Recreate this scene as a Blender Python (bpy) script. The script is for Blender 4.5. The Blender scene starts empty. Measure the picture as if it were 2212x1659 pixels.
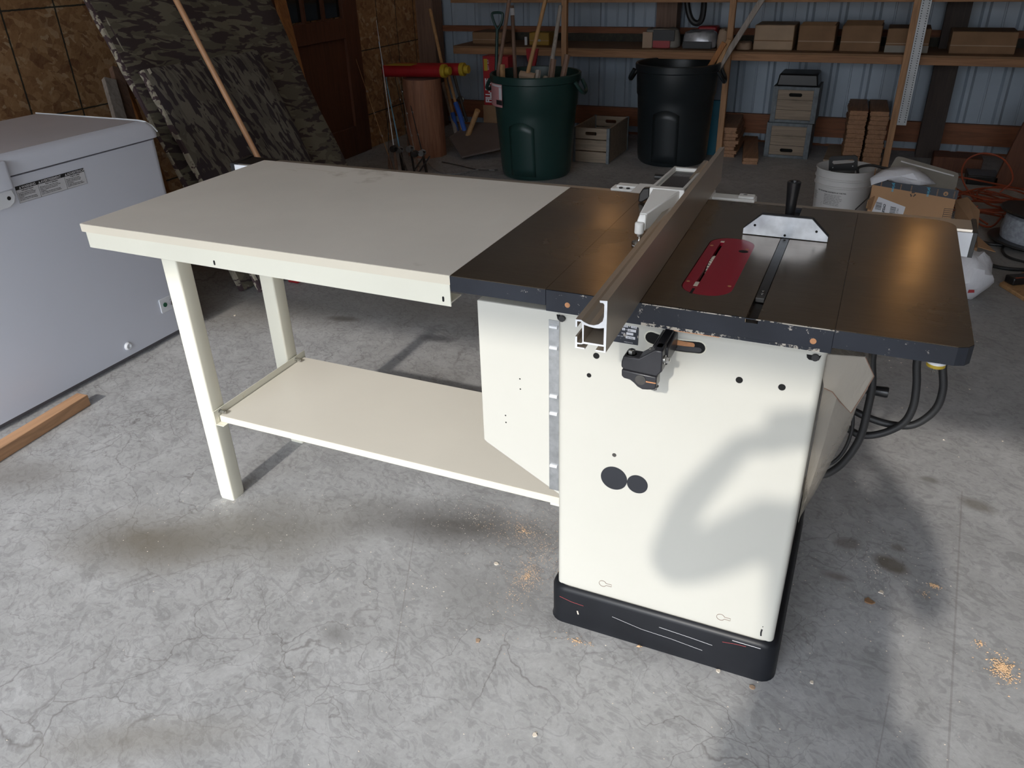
import bpy, math, random
from mathutils import Vector, Matrix
rnd = random.Random(7)
scene = bpy.context.scene
COL = scene.collection
# ------------------------------------------------------------------ camera
CAM = Vector((0.5508, -1.2768, 1.4215))
FPX = 1703.33
def _rot(rx, ry, rz):
    return Matrix.Rotation(rz, 3, 'Z') @ Matrix.Rotation(ry, 3, 'Y') @ Matrix.Rotation(rx, 3, 'X')
CR = _rot(1.0665, 0.0258, 0.4160)
cd = bpy.data.cameras.new('camera'); cam = bpy.data.objects.new('camera', cd); COL.objects.link(cam)
cam.matrix_world = Matrix.Translation(CAM) @ CR.to_4x4()
cd.sensor_width = 36; cd.lens = FPX / 2212 * 36; cd.clip_start = 0.01
scene.camera = cam
# ------------------------------------------------------------------ light
T_SUN = 0.585
SUN_DIR = Vector((0.0, -1, T_SUN)).normalized()      # towards the sun, low behind the camera
W = bpy.data.worlds.new('world'); scene.world = W; W.use_nodes = True
nt = W.node_tree; bg = nt.nodes['Background']
tcw = nt.nodes.new('ShaderNodeTexCoord'); dt = nt.nodes.new('ShaderNodeVectorMath'); dt.operation = 'DOT_PRODUCT'
nt.links.new(tcw.outputs['Generated'], dt.inputs[0]); dt.inputs[1].default_value = SUN_DIR
mx = nt.nodes.new('ShaderNodeMath'); mx.operation = 'MAXIMUM'; nt.links.new(dt.outputs['Value'], mx.inputs[0]); mx.inputs[1].default_value = 0
pw = nt.nodes.new('ShaderNodeMath'); pw.operation = 'POWER'; nt.links.new(mx.outputs[0], pw.inputs[0]); pw.inputs[1].default_value = 14
SKY, GLOW = 1.5, 9.0                                  # hazy sky, brightest around the sun
ml = nt.nodes.new('ShaderNodeMath'); ml.operation = 'MULTIPLY_ADD'; nt.links.new(pw.outputs[0], ml.inputs[0]); ml.inputs[1].default_value = GLOW; ml.inputs[2].default_value = SKY
nt.links.new(ml.outputs[0], bg.inputs[1]); bg.inputs[0].default_value = (0.86, 0.92, 1.0, 1)
sl = bpy.data.lights.new('sun', 'SUN'); sl.energy = 2.3; sl.color = (1.0, 0.95, 0.87); sl.angle = math.radians(1.4)
sun = bpy.data.objects.new('sun', sl); COL.objects.link(sun)
sun.rotation_euler = (-SUN_DIR).to_track_quat('-Z', 'Y').to_euler()
vs = scene.view_settings
vs.view_transform = 'Standard'; vs.look = 'None'; vs.gamma = 1; vs.use_curve_mapping = False; vs.exposure = 0.08

# ------------------------------------------------------------------ helpers
def on(q, ax, v):
    """the point of the room seen at a photo position, on the plane axis=v"""
    d = CR @ Vector(((q[0] - 1106) / FPX, -(q[1] - 829.5) / FPX, -1))
    return CAM + d * ((v - CAM[ax]) / d[ax])
OFF = {}
def tag(o, label=None, cat=None, group=None, kind=None):
    if label: o['label'] = label
    if cat: o['category'] = cat
    if group: o['group'] = group
    if kind: o['kind'] = kind
    return o
def thing(name, label, cat, loc=(0, 0, 0), group=None, parent=None):
    o = bpy.data.objects.new(name, None); COL.objects.link(o); o.location = loc; o.empty_display_size = .05
    OFF[o.name] = Vector(loc)
    return tag(o, label, cat, group)
class MB:
    def __init__(s): s.v = []; s.f = []; s.uvs = None
    def add(s, vs_, fs):
        n = len(s.v); s.v += [Vector(p) for p in vs_]; s.f += [tuple(n + i for i in f) for f in fs]; return s
    def box(s, x0, x1, y0, y1, z0, z1, M=None):
        vs_ = [Vector((x, y, z)) for x in (x0, x1) for y in (y0, y1) for z in (z0, z1)]
        if M is not None: vs_ = [M @ p for p in vs_]
        return s.add(vs_, [(0, 1, 3, 2), (4, 6, 7, 5), (0, 4, 5, 1), (2, 3, 7, 6), (0, 2, 6, 4), (1, 5, 7, 3)])
    def prism(s, pts, ax, a, b):
        """polygon pts (two other axes in order) extruded along axis ax from a to b"""
        def mk(p, t):
            l = list(p); l.insert(ax, t); return l
        n = len(pts)
        return s.add([mk(p, a) for p in pts] + [mk(p, b) for p in pts],
                     [tuple(range(n))[::-1], tuple(range(n, 2 * n))] + [(i, (i + 1) % n, n + (i + 1) % n, n + i) for i in range(n)])
    def loft(s, rings, cap=True, closed=True):
        n = len(rings[0]); m = len(rings); fs = []
        for j in range(m - 1):
            for i in range(n if closed else n - 1):
                a = j * n + i; b = j * n + (i + 1) % n; fs.append((a, b, b + n, a + n))
        if cap: fs += [tuple(range(n))[::-1], tuple(range((m - 1) * n, m * n))]
        return s.add([p for r in rings for p in r], fs)
    def tube(s, pts, r, n=10, cap=True):
        pts = [Vector(p) for p in pts]; rings = []; up = None
        rs = r if isinstance(r, (list, tuple)) else [r] * len(pts)
        for i, p in enumerate(pts):
            d = (pts[min(i + 1, len(pts) - 1)] - pts[max(i - 1, 0)]).normalized()
            if up is None:
                up = d.orthogonal().normalized()
            up = (up - d * up.dot(d)).normalized(); sd = d.cross(up)
            rings.append([p + (up * math.cos(2 * math.pi * k / n) + sd * math.sin(2 * math.pi * k / n)) * rs[i] for k in range(n)])
        return s.loft(rings, cap)
    def cyl(s, a, b, r, n=20, r2=None): return s.tube([a, b], [r, r if r2 is None else r2], n)
    def lathe(s, prof, c, n=32, axis=2, cap=False):
        rings = []
        for (r, h) in prof:
            ring = []
            for k in range(n):
                a = 2 * math.pi * k / n; p = [r * math.cos(a), r * math.sin(a)]; p.insert(axis, h)
                ring.append(Vector(p) + Vector(c))
            rings.append(ring)
        return s.loft(rings, cap)
    def quad(s, a, b, c, d): return s.add([a, b, c, d], [(0, 1, 2, 3)])
    def xf(s, M): s.v = [M @ p for p in s.v]; return s
def smooth_pts(pts, k=8):
    """catmull-rom through pts"""
    P = [Vector(p) for p in pts]; P = [P[0] * 2 - P[1]] + P + [P[-1] * 2 - P[-2]]; out = []
    for i in range(1, len(P) - 2):
        for j in range(k):
            t = j / k; a, b, c, d = P[i - 1:i + 3]
            out.append(.5 * ((2 * b) + (c - a) * t + (2 * a - 5 * b + 4 * c - d) * t * t + (3 * b - a - 3 * c + d) * t ** 3))
    return out + [P[-2]]
def build(name, mb, mat, parent=None, bevel=0, smooth=True, seg=2, ang=40):
    me = bpy.data.meshes.new(name)
    off = Vector((0, 0, 0)); root = parent
    while root is not None and root.parent is not None: root = root.parent
    if root is not None: off = OFF.get(root.name, Vector((0, 0, 0)))
    me.from_pydata([tuple(p - off) for p in mb.v], [], mb.f); me.update()
    import bmesh
    bm = bmesh.new(); bm.from_mesh(me); bmesh.ops.recalc_face_normals(bm, faces=bm.faces); bm.to_mesh(me); bm.free()
    me.materials.append(mat)
    o = bpy.data.objects.new(name, me); COL.objects.link(o); OFF[o.name] = Vector((0, 0, 0))
    if parent is not None: o.parent = parent
    if bevel:
        b = o.modifiers.new('bevel', 'BEVEL'); b.width = bevel; b.segments = seg; b.limit_method = 'ANGLE'; b.angle_limit = math.radians(ang)
    if smooth:
        me.shade_smooth() if hasattr(me, 'shade_smooth') else None
        me.set_sharp_from_angle(angle=math.radians(35))
    return o
def text_mesh(s, size, M, align='LEFT', ext=0.0, bold=0.0, sx=1.0, space=1.0):
    c = bpy.data.curves.new('t', 'FONT'); c.body = s; c.size = size; c.align_x = align; c.offset = bold; c.extrude = ext; c.space_line = space
    o = bpy.data.objects.new('t', c); COL.objects.link(o)
    dg = bpy.context.evaluated_depsgraph_get(); dg.update()
    me = bpy.data.meshes.new_from_object(o.evaluated_get(dg))
    vs_ = [M @ Vector((v.co.x * sx, v.co.y, v.co.z)) for v in me.vertices]; fs = [tuple(p.vertices) for p in me.polygons]
    bpy.data.objects.remove(o); bpy.data.curves.remove(c); bpy.data.meshes.remove(me)
    return vs_, fs
def frame(o, xd, yd):
    xd = Vector(xd).normalized(); yd = Vector(yd).normalized(); z = xd.cross(yd)
    M = Matrix((xd, yd, z)).transposed().to_4x4(); M.translation = Vector(o); return M
def dup(o, loc=None, rz=None, label=None, name=None, dp=None):
    c = o.copy(); COL.objects.link(c)
    if loc is not None: c.location = loc
    if rz is not None: c.rotation_euler = (0, 0, rz)
    if label: c['label'] = label
    for ch in list(o.children):
        k = ch.copy(); COL.objects.link(k); k.parent = c
        for g in ch.children:
            h = g.copy(); COL.objects.link(h); h.parent = k
    return c

# ------------------------------------------------------------------ materials
class NT:
    def __init__(s, name):
        s.m = bpy.data.materials.new(name); s.m.use_nodes = True; s.t = s.m.node_tree; s.b = s.t.nodes['Principled BSDF']
        s.tc = s.t.nodes.new('ShaderNodeTexCoord')
    def n(s, ty, **k):
        x = s.t.nodes.new(ty)
        for a, b in k.items(): setattr(x, a, b)
        return x
    def L(s, a, b): s.t.links.new(a, b)
    def map(s, scale=(1, 1, 1), rot=(0, 0, 0), loc=(0, 0, 0), src=None):
        src = src or s.tc.outputs['Object']
        if any(rot):
            r = s.n('ShaderNodeMapping'); r.inputs['Rotation'].default_value = rot; s.L(src, r.inputs['Vector']); src = r.outputs[0]
        m = s.n('ShaderNodeMapping'); m.inputs['Scale'].default_value = scale; m.inputs['Location'].default_value = loc
        s.L(src, m.inputs['Vector']); return m.outputs[0]
    def noise(s, vec, scale, detail=4, rough=.55, dist=0):
        x = s.n('ShaderNodeTexNoise'); x.inputs['Scale'].default_value = scale; x.inputs['Detail'].default_value = detail
        x.inputs['Roughness'].default_value = rough; x.inputs['Distortion'].default_value = dist; s.L(vec, x.inputs['Vector']); return x.outputs[0]
    def ramp(s, fac, stops, interp='LINEAR'):
        r = s.n('ShaderNodeValToRGB'); r.color_ramp.interpolation = interp; e = r.color_ramp.elements
        while len(e) < len(stops): e.new(.5)
        for i, (p, c) in enumerate(stops):
            e[i].position = p; c = (c, c, c) if isinstance(c, (int, float)) else c; e[i].color = (*c, 1)
        s.L(fac, r.inputs[0]); return r.outputs[0]
    def mix(s, fac, a, b, mode='MIX'):
        x = s.n('ShaderNodeMix', data_type='RGBA', blend_type=mode)
        for sock, v in ((x.inputs[0], fac), (x.inputs[6], a), (x.inputs[7], b)):
            if isinstance(v, (int, float)): sock.default_value = v
            elif isinstance(v, tuple): sock.default_value = (*v, 1)
            else: s.L(v, sock)
        return x.outputs[2]
    def math(s, op, a, b=None, clamp=False):
        x = s.n('ShaderNodeMath', operation=op, use_clamp=clamp)
        for i, v in enumerate((a, b)):
            if v is None: continue
            if isinstance(v, (int, float)): x.inputs[i].default_value = v
            else: s.L(v, x.inputs[i])
        return x.outputs[0]
    def bump(s, h, st=.3, dist=.01):
        b = s.n('ShaderNodeBump'); b.inputs['Strength'].default_value = st; b.inputs['Distance'].default_value = dist
        s.L(h, b.inputs['Height']); s.L(b.outputs[0], s.b.inputs['Normal'])
    def set(s, col=None, rough=None, metal=None, spec=None):
        for nm, v in (('Base Color', col), ('Roughness', rough), ('Metallic', metal), ('Specular IOR Level', spec)):
            if v is None: continue
            if isinstance(v, (int, float)): s.b.inputs[nm].default_value = v
            elif isinstance(v, tuple): s.b.inputs[nm].default_value = (*v, 1)
            else: s.L(v, s.b.inputs[nm])
        return s.m
def paint(name, col, rough=.45, metal=0, var=.12, scale=8, bump=0, spec=None, dirt=None):
    t = NT(name); f = t.noise(t.map(), scale, 5)
    d = tuple(c * (1 - var) for c in col); l = tuple(min(1, c * (1 + var)) for c in col)
    c = t.ramp(f, [(.3, d), (.7, l)])
    if dirt:
        g = t.ramp(t.noise(t.map(loc=(3, 1, 2)), dirt[1], 6, .65), [(dirt[2], 0.0), (dirt[2] + .08, 1.0)])
        c = t.mix(g, c, dirt[0])
    if bump: t.bump(t.noise(t.map(), 120, 3), bump, .002)
    return t.set(c, rough, metal, spec)
def wood(name, col, axis=0, dark=.55, rough=.7, sc=1.0):
    t = NT(name); s = [14 * sc, 14 * sc, 14 * sc]; s[axis] = .9 * sc
    f = t.noise(t.map(tuple(s)), 3, 6, .6, 1.2)
    c = t.ramp(f, [(.25, tuple(x * dark for x in col)), (.55, col), (.8, tuple(min(1, x * 1.25) for x in col))])
    g = t.noise(t.map(), 2.2, 3); c = t.mix(t.math('MULTIPLY', g, .35), c, tuple(x * .45 for x in col))
    t.bump(f, .25, .003); return t.set(c, rough)
def chipped(name, col, chip, thr=.66, rough=.45, spec=.25):
    t = NT(name); f = t.noise(t.map(), 60, 8, .75); g = t.noise(t.map(loc=(5, 5, 5)), 5, 2)
    f = t.math('MULTIPLY', f, t.math('ADD', g, .5)); m = t.ramp(f, [(thr, 0.0), (thr + .02, 1.0)])
    v = t.ramp(t.noise(t.map(), 9, 4), [(.3, tuple(c * .8 for c in col)), (.7, tuple(c * 1.2 for c in col))])
    return t.set(t.mix(m, v, chip), rough, 0, spec)

def concrete():
    t = NT('concrete'); v = t.map()
    a = t.noise(v, 1.6, 6, .6); b = t.noise(v, 9, 6, .62, .6); c = t.noise(v, 70, 5, .7)
    col = t.ramp(a, [(.3, (.235, .23, .232)), (.5, (.335, .333, .338)), (.72, (.43, .43, .44))])
    col = t.mix(.5, col, t.ramp(b, [(.3, (.15, .147, .145)), (.5, (.34, .335, .335)), (.7, (.55, .55, .56))]))
    col = t.mix(.25, col, t.ramp(c, [(.3, .18), (.7, .55)]))
    # mottled swirls left by the trowel
    sw = t.noise(t.map((1, 1.6, 1), (0, 0, .5)), 16, 4, .6, 2.2)
    col = t.mix(.3, col, t.ramp(sw, [(.42, .2), (.5, .42), (.6, .36)]))
    # cracks, denser to the left
    nv = t.n('ShaderNodeTexNoise'); nv.inputs['Scale'].default_value = 4; nv.inputs['Detail'].default_value = 5; t.L(v, nv.inputs['Vector'])
    ma = t.n('ShaderNodeVectorMath', operation='MULTIPLY_ADD'); t.L(nv.outputs[1], ma.inputs[0]); ma.inputs[1].default_value = (.35, .35, 0); t.L(v, ma.inputs[2])
    sep = t.n('ShaderNodeSeparateXYZ'); t.L(v, sep.inputs[0])
    for sc, w, amt, lo in ((5.0, .010, .55, .49), (13.0, .02, .42, .47), (26.0, .03, .2, .49)):
        vo = t.n('ShaderNodeTexVoronoi', feature='DISTANCE_TO_EDGE'); vo.inputs['Scale'].default_value = sc; t.L(ma.outputs[0], vo.inputs['Vector'])
        line = t.ramp(vo.outputs['Distance'], [(0, 1.0), (w, 0.0)])
        reg = t.math('ADD', t.noise(t.map(loc=(sc, 2, 0)), 1.3, 3), t.math('MULTIPLY', sep.outputs[0], -.06))
        reg = t.ramp(reg, [(lo, 0.0), (lo + .14, 1.0)])
        col = t.mix(t.math('MULTIPLY', t.math('MULTIPLY', line, reg), amt), col, (.09, .08, .075))
    # stains with a shape of their own
    def stain(cx, cy, rx, ry, colr, amt, rot=0, hard=.5):
        nonlocal col
        d0 = t.n('ShaderNodeVectorMath', operation='DISTANCE')
        mp = t.n('ShaderNodeMapping', vector_type='TEXTURE'); mp.inputs['Location'].default_value = (cx, cy, 0); mp.inputs['Rotation'].default_value = (0, 0, rot); mp.inputs['Scale'].default_value = (rx, ry, 1)
        m2 = t.n('ShaderNodeVectorMath', operation='MULTIPLY_ADD'); t.L(nv.outputs[1], m2.inputs[0]); k = min(rx, ry) * .9; m2.inputs[1].default_value = (k, k, 0)
        off = t.n('ShaderNodeVectorMath', operation='SUBTRACT'); t.L(v, off.inputs[0]); off.inputs[1].default_value = (k / 2, k / 2, 0); t.L(off.outputs[0], m2.inputs[2])
        t.L(m2.outputs[0], mp.inputs['Vector']); t.L(mp.outputs[0], d0.inputs[0]); d0.inputs[1].default_value = (0, 0, 0)
        f = t.ramp(d0.outputs['Value'], [(hard, 1.0), (1.0, 0.0)])
        f = t.math('MULTIPLY', f, t.math('ADD', t.math('MULTIPLY', b, .8), .55), True)
        col = t.mix(t.math('MULTIPLY', f, amt), col, colr)
    dk = (.10, .092, .085)
    stain(-1.10, -.12, .34, .17, (.15, .13, .10), .85, .35, .15)
    stain(-.80, .05, .40, .18, (.16, .145, .12), .7, .5, .15)
    stain(-.33, .25, .38, .12, dk, .9, .2, .15)
    stain(-1.75, -.05, .25, .12, (.18, .165, .15), .6, .3, .2)
    stain(-.15, .05, .25, .15, (.19, .185, .18), .5, 0, .1)
    stain(-1.47, 1.34, .10, .035, dk, .9, .2, .3)
    stain(-.98, 1.31, .10, .05, (.08, .08, .09), .75, .2, .3)
    stain(-1.9, 1.3, .9, .3, (.17, .15, .125), .5, .3, .2)
    stain(-1.0, 1.6, 1.2, .25, (.17, .15, .13), .5, -.1, .2)
    stain(.675, .577, .045, .03, (.16, .14, .13), .7, .2, .5)
    stain(.785, .53, .055, .038, (.12, .10, .075), .85, -.4, .5)
    stain(.80, .61, .025, .02, (.15, .13, .11), .7, 0, .4)
    stain(.655, .435, .045, .022, (.15, .12, .11), .7, 0, .3)
    stain(.884, .974, .035, .022, (.15, .145, .13), .7, 0, .4)
    stain(1.0, .89, .06, .035, (.16, .145, .125), .7, -.4, .4)
    stain(-.42, -.22, .05, .04, (.15, .145, .14), .6, 0, .2)
    stain(-1.55, -.62, .13, .02, (.42, .24, .10), .6, 1.2, .2)
    stain(-1.6, -.85, .05, .02, (.42, .24, .10), .6, 1.2, .2)
    stain(-1.2, -.55, .10, .05, (.19, .19, .18), .5, .3, .2)
    stain(-.62, -.62, .3, .07, (.22, .20, .17), .5, .5, .2)
    stain(.6, 3.2, 2.5, 1.2, (.19, .18, .165), .5, 0, .3)
    stain(-1.2, 3.4, 1.6, .8, (.16, .155, .15), .5, 0, .3)
    # long scratches / saw-cut line
    for (x, y0, y1, sl_, w) in ((.93, -.1, .95, .07, .0022), (-.35, -.25, .25, -.45, .0016), (.76, -.5, .1, .1, .0014)):
        lx = t.math('ABSOLUTE', t.math('SUBTRACT', t.math('SUBTRACT', sep.outputs[0], x), t.math('MULTIPLY', t.math('SUBTRACT', sep.outputs[1], (y0 + y1) / 2), sl_)))
        f = t.math('LESS_THAN', lx, w); g = t.math('MULTIPLY', t.math('GREATER_THAN', sep.outputs[1], y0), t.math('LESS_THAN', sep.outputs[1], y1))
        col = t.mix(t.math('MULTIPLY', t.math('MULTIPLY', f, g), .3), col, (.14, .12, .11))
    t.bump(t.math('ADD', t.math('MULTIPLY', b, .5), t.math('MULTIPLY', c, .25)), .25, .006)
    return t.set(col, t.ramp(a, [(.3, .45), (.7, .65)]), 0, .4)
def osb():
    t = NT('osb_sheet'); nz = t.n('ShaderNodeTexNoise'); nz.inputs['Scale'].default_value = 14; nz.inputs['Detail'].default_value = 4; t.L(t.map(), nz.inputs['Vector'])
    col = None
    for i, (rot, sc, sq) in enumerate(((.4, 26, .45), (-.9, 30, .5), (1.3, 24, .42), (2.2, 40, .6))):
        m = t.map((1, 1, sq), (rot, 0, 0), (i, i * 2, 0)); ad = t.n('ShaderNodeVectorMath', operation='MULTIPLY_ADD'); t.L(nz.outputs[1], ad.inputs[0]); ad.inputs[1].default_value = (.05, .05, .05); t.L(m, ad.inputs[2])
        vo = t.n('ShaderNodeTexVoronoi'); vo.inputs['Scale'].default_value = sc; t.L(ad.outputs[0], vo.inputs['Vector'])
        s_ = t.n('ShaderNodeSeparateColor'); t.L(vo.outputs['Color'], s_.inputs[0])
        c = t.ramp(s_.outputs[0], [(0, (.17, .065, .03)), (.25, (.31, .15, .06)), (.6, (.42, .23, .10)), (.9, (.53, .33, .17)), (1, (.60, .44, .28))])
        col = c if col is None else t.mix(t.ramp(s_.outputs[1], [(.52, 0.0), (.6, 1.0)]), col, c)
    col = t.mix(.35, col, t.ramp(t.noise(t.map((1, 1, .5), (.7, 0, 0)), 45, 5, .7, 1.0), [(.3, (.20, .09, .04)), (.7, (.52, .32, .16))]))
    sep = t.n('ShaderNodeSeparateXYZ'); t.L(t.tc.outputs['Object'], sep.inputs[0])
    w = t.math('MULTIPLY', t.math('SUBTRACT', t.noise(t.map(), 30, 3), .5), .006)
    def grid(sock, o_, p, wd):
        u = t.math('DIVIDE', t.math('SUBTRACT', t.math('ADD', sock, w), o_), p); fr = t.math('FRACT', t.math('ADD', u, 100.5)); return t.math('LESS_THAN', t.math('ABSOLUTE', t.math('SUBTRACT', fr, .5)), wd / p)
    g = t.math('MAXIMUM', grid(sep.outputs[1], 1.465, .29, .0045), grid(sep.outputs[2], .745, .483, .004))
    col = t.mix(t.math('MULTIPLY', g, .93), col, (.012, .02, .018))
    return t.set(col, .75)
def camo(name, rot, sc, dk=(.055, .035, .035), lt=(.15, .13, .085)):
    t = NT(name)
    f = t.noise(t.map(sc, rot), 19, 2.5, .5, .7); h = t.noise(t.map(sc, rot, (3, 4, 5)), 11, 3, .5, .8)
    c = t.ramp(h, [(.45, lt), (.5, tuple(x * .72 for x in lt))], 'CONSTANT')
    m = t.ramp(f, [(.0, 0.0), (.515, 0.0), (.53, 1.0)])
    c = t.mix(m, c, dk)
    t.bump(t.noise(t.map(), 3.5, 3), .5, .03); return t.set(c, .9)
M = {}
M['concrete'] = concrete(); M['osb'] = osb()
M['steel_wall'] = paint('painted_wall_steel', (.34, .40, .47), .45, 0, .08, 3)
M['timber'] = wood('pine_framing', (.36, .18, .085), 0); M['timber_z'] = wood('pine_upright', (.46, .25, .125), 2)
M['timber_y'] = wood('pine_lengthwise', (.45, .27, .15), 1); M['treated'] = wood('brown_skirting_board', (.27, .10, .045), 0)
M['old_wood'] = wood('weathered_wood', (.31, .24, .175), 0, .6); M['old_wood_z'] = wood('weathered_wood_upright', (.36, .31, .27), 2, .45)
M['brown_wood_z'] = wood('brown_board', (.22, .13, .09), 2)
M['lumber'] = wood('fresh_lumber', (.50, .28, .15), 1, .6); M['dark_wood'] = wood('stained_door', (.13, .045, .020), 2)
M['orange_wood'] = wood('varnished_trim', (.42, .17, .05), 2); M['handle'] = wood('tool_handle', (.48, .27, .12), 2)
M['dowel'] = paint('turned_dowel', (.62, .34, .18), .4, 0, .12, 6)
M['ceiling'] = paint('ceiling_board', (.80, .79, .76), .8)
M['cream'] = paint('cream_enamel', (.76, .74, .63), .28, 0, .025, 4, dirt=((.66, .56, .38), 7, .70))
M['cabinet'] = paint('cabinet_enamel', (.545, .535, .485), .25, 0, .02, 3)
M['laminate'] = paint('almond_laminate', (.83, .775, .70), .42, 0, .045, 3, dirt=((.52, .46, .38), 2.5, .62))
M['shelf_lam'] = paint('shelf_laminate', (.72, .68, .60), .4, 0, .03, 3)
M['edge_band'] = paint('edge_band', (.72, .66, .54), .4, 0, .03, 5)
M['charcoal'] = chipped('charcoal_paint', (.024, .027, .036), (.42, .38, .34), .66, .4)
M['worn'] = chipped('worn_paint_edge', (.024, .027, .036), (.50, .45, .38), .50, .45); M['base_blk'] = chipped('black_base_paint', (.010, .011, .014), (.35, .33, .32), .73, .38)
def iron():
    t = NT('oiled_cast_iron'); f = t.noise(t.map((1, 30, 1)), 12, 5, .6); g = t.noise(t.map(), 4, 4)
    c = t.ramp(g, [(.3, (.18, .138, .10)), (.7, (.265, .208, .155))])
    c = t.mix(.25, c, t.ramp(f, [(.3, (.13, .105, .08)), (.7, (.32, .27, .21))]))
    t.bump(f, .04, .001); return t.set(c, t.ramp(t.noise(t.map(), 5, 5), [(.3, .20), (.7, .30)]), .86)
M['iron'] = iron()
M['slot'] = paint('slot_steel', (.05, .046, .043), .35, .9, .3, 20)
M['fence'] = paint('bronze_anodised_aluminium', (.50, .44, .37), .38, .72, .05, 5)
M['fence_end'] = paint('sawn_aluminium', (.72, .73, .75), .45, .3, .08, 60)
M['white'] = paint('white_casting', (.88, .87, .84), .35, 0, .02)
M['zinc'] = paint('zinc_plate', (.62, .62, .60), .25, 1.0, .2, 25)
M['galv'] = paint('galvanised', (.40, .41, .42), .38, .8, .2, 40)
M['miter'] = paint('milled_miter_face', (.60, .63, .67), .38, .45, .26, 22)
M['red'] = paint('crimson_insert', (.30, .004, .022), .33, 0, .06, 4)
M['blk'] = paint('black_plastic', (.012, .012, .013), .3, 0, .15, 10)
M['blkcast'] = paint('black_casting', (.022, .022, .026), .32, 0, .2, 20)
M['rubber'] = paint('black_rubber', (.016, .016, .017), .5)
M['void'] = paint('dark_opening', (.004, .004, .004), .9)
M['cloth_black'] = paint('black_felt_disc', (.018, .02, .026), .8)
M['rust'] = paint('rusty_primer', (.55, .26, .12), .8, 0, .3, 30)
M['freezer'] = paint('freezer_enamel', (.74, .77, .87), .3, 0, .015, 2); M['freezer_top'] = paint('freezer_lid_top', (.58, .56, .60), .32, 0, .06, 3)
M['gasket'] = paint('grey_gasket', (.22, .21, .23), .6); M['whitep'] = paint('white_plastic', (.78, .80, .84), .35)
M['label'] = paint('label_white', (.62, .62, .65), .5, 0, .02); M['ink'] = paint('label_black', (.015, .015, .017), .5)
M['camo_a'] = camo('camo_cloth_wide', (.12, 0, 0), (1, .42, 1.7), (.05, .034, .034), (.16, .14, .10)); M['camo_b'] = camo('camo_cloth_small', (1.35, 0, 0), (1, .40, 1.9), (.035, .025, .028), (.15, .132, .105))
M['camo_edge'] = camo('camo_cloth_edge', (.15, .3, 0), (1.2, .7, 1.4), (.07, .045, .05), (.42, .38, .30))
M['green'] = paint('dark_green_plastic', (.012, .040, .036), .38, 0, .1, 4); M['bin_black'] = paint('black_bin_plastic', (.012, .017, .020), .38, 0, .1, 4)
M['pink'] = paint('faded_pink_label', (.50, .24, .25), .6); M['cardboard'] = paint('cardboard', (.40, .23, .12), .8, 0, .08, 4)
M['card_dull'] = paint('dull_cardboard', (.22, .125, .065), .85); M['card_tan'] = paint('tan_wrapped_box', (.34, .23, .14), .6)
M['bucket'] = paint('white_bucket', (.60, .59, .58), .4, 0, .06, 3, dirt=((.28, .26, .24), 9, .66))
M['redp'] = paint('red_paint', (.30, .010, .014), .45); M['yellow'] = paint('yellow_plastic', (.42, .29, .02), .5); M['dullyellow'] = paint('dull_yellow', (.30, .17, .02), .6)
M['blue'] = paint('blue_grip', (.03, .10, .40), .5); M['teal'] = paint('teal_sheet', (.01, .12, .18), .5)
M['orange'] = paint('orange_cord_jacket', (.26, .045, .014), .5); M['log'] = wood('log_bark', (.34, .15, .085), 2, .45)
M['log_top'] = paint('log_end', (.22, .14, .12), .8); M['steel_dk'] = paint('dull_steel', (.10, .095, .09), .45, .8, .3, 15)
M['crate_metal'] = paint('dull_crate_metal', (.13, .15, .165), .6, 0, .25, 25); M['dark_post'] = wood('near_black_post', (.05, .033, .026), 2); M['flooring'] = wood('old_flooring', (.36, .19, .10), 1, .6); M['grate'] = paint('perforated_grey_steel', (.42, .43, .44), .5, .3); M['spool'] = paint('grey_yarn', (.32, .34, .38), .9, 0, .25, 60)
M['brown_bag'] = paint('paper_sack', (.36, .25, .17), .7); M['tile_grey'] = paint('grey_carton', (.26, .24, .21), .7); M['mat'] = paint('brown_rubber_mat', (.10, .075, .065), .75)
M['saw_dust'] = paint('sawdust', (.66, .44, .26), .9, 0, .2, 50); M['chipw'] = paint('pale_debris', (.70, .62, .52), .9)
M['cyan'] = paint('cyan_print', (.05, .42, .62), .5); M['tape'] = paint('navy_tape', (.012, .018, .030), .35)
M['cyan_rod'] = paint('pale_blue_blank', (.18, .42, .62), .4); M['lamp_g'] = paint('green_lens', (.01, .10, .05), .2); M['silverbag'] = paint('crinkled_silver', (.35, .35, .37), .25, .3, .3, 12)
def plastic(name, col, alpha, rough=.2):
    t = NT(name); t.bump(t.noise(t.map((1, 1, .5)), 14, 4, .6, 1.5), .5, .01)
    m = t.set(col, rough); t.b.inputs['Alpha'].default_value = alpha; return m
M['pouch'] = plastic('clear_vinyl', (.36, .325, .275), .58, .18)
M['bagplastic'] = plastic('thin_white_plastic', (.74, .74, .78), .85, .3)
M['glassdark'] = paint('dark_pane', (.01, .012, .013), .08)
M['gravel'] = paint('driveway_gravel', (.55, .53, .50), .9, 0, .2, 20)

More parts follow.
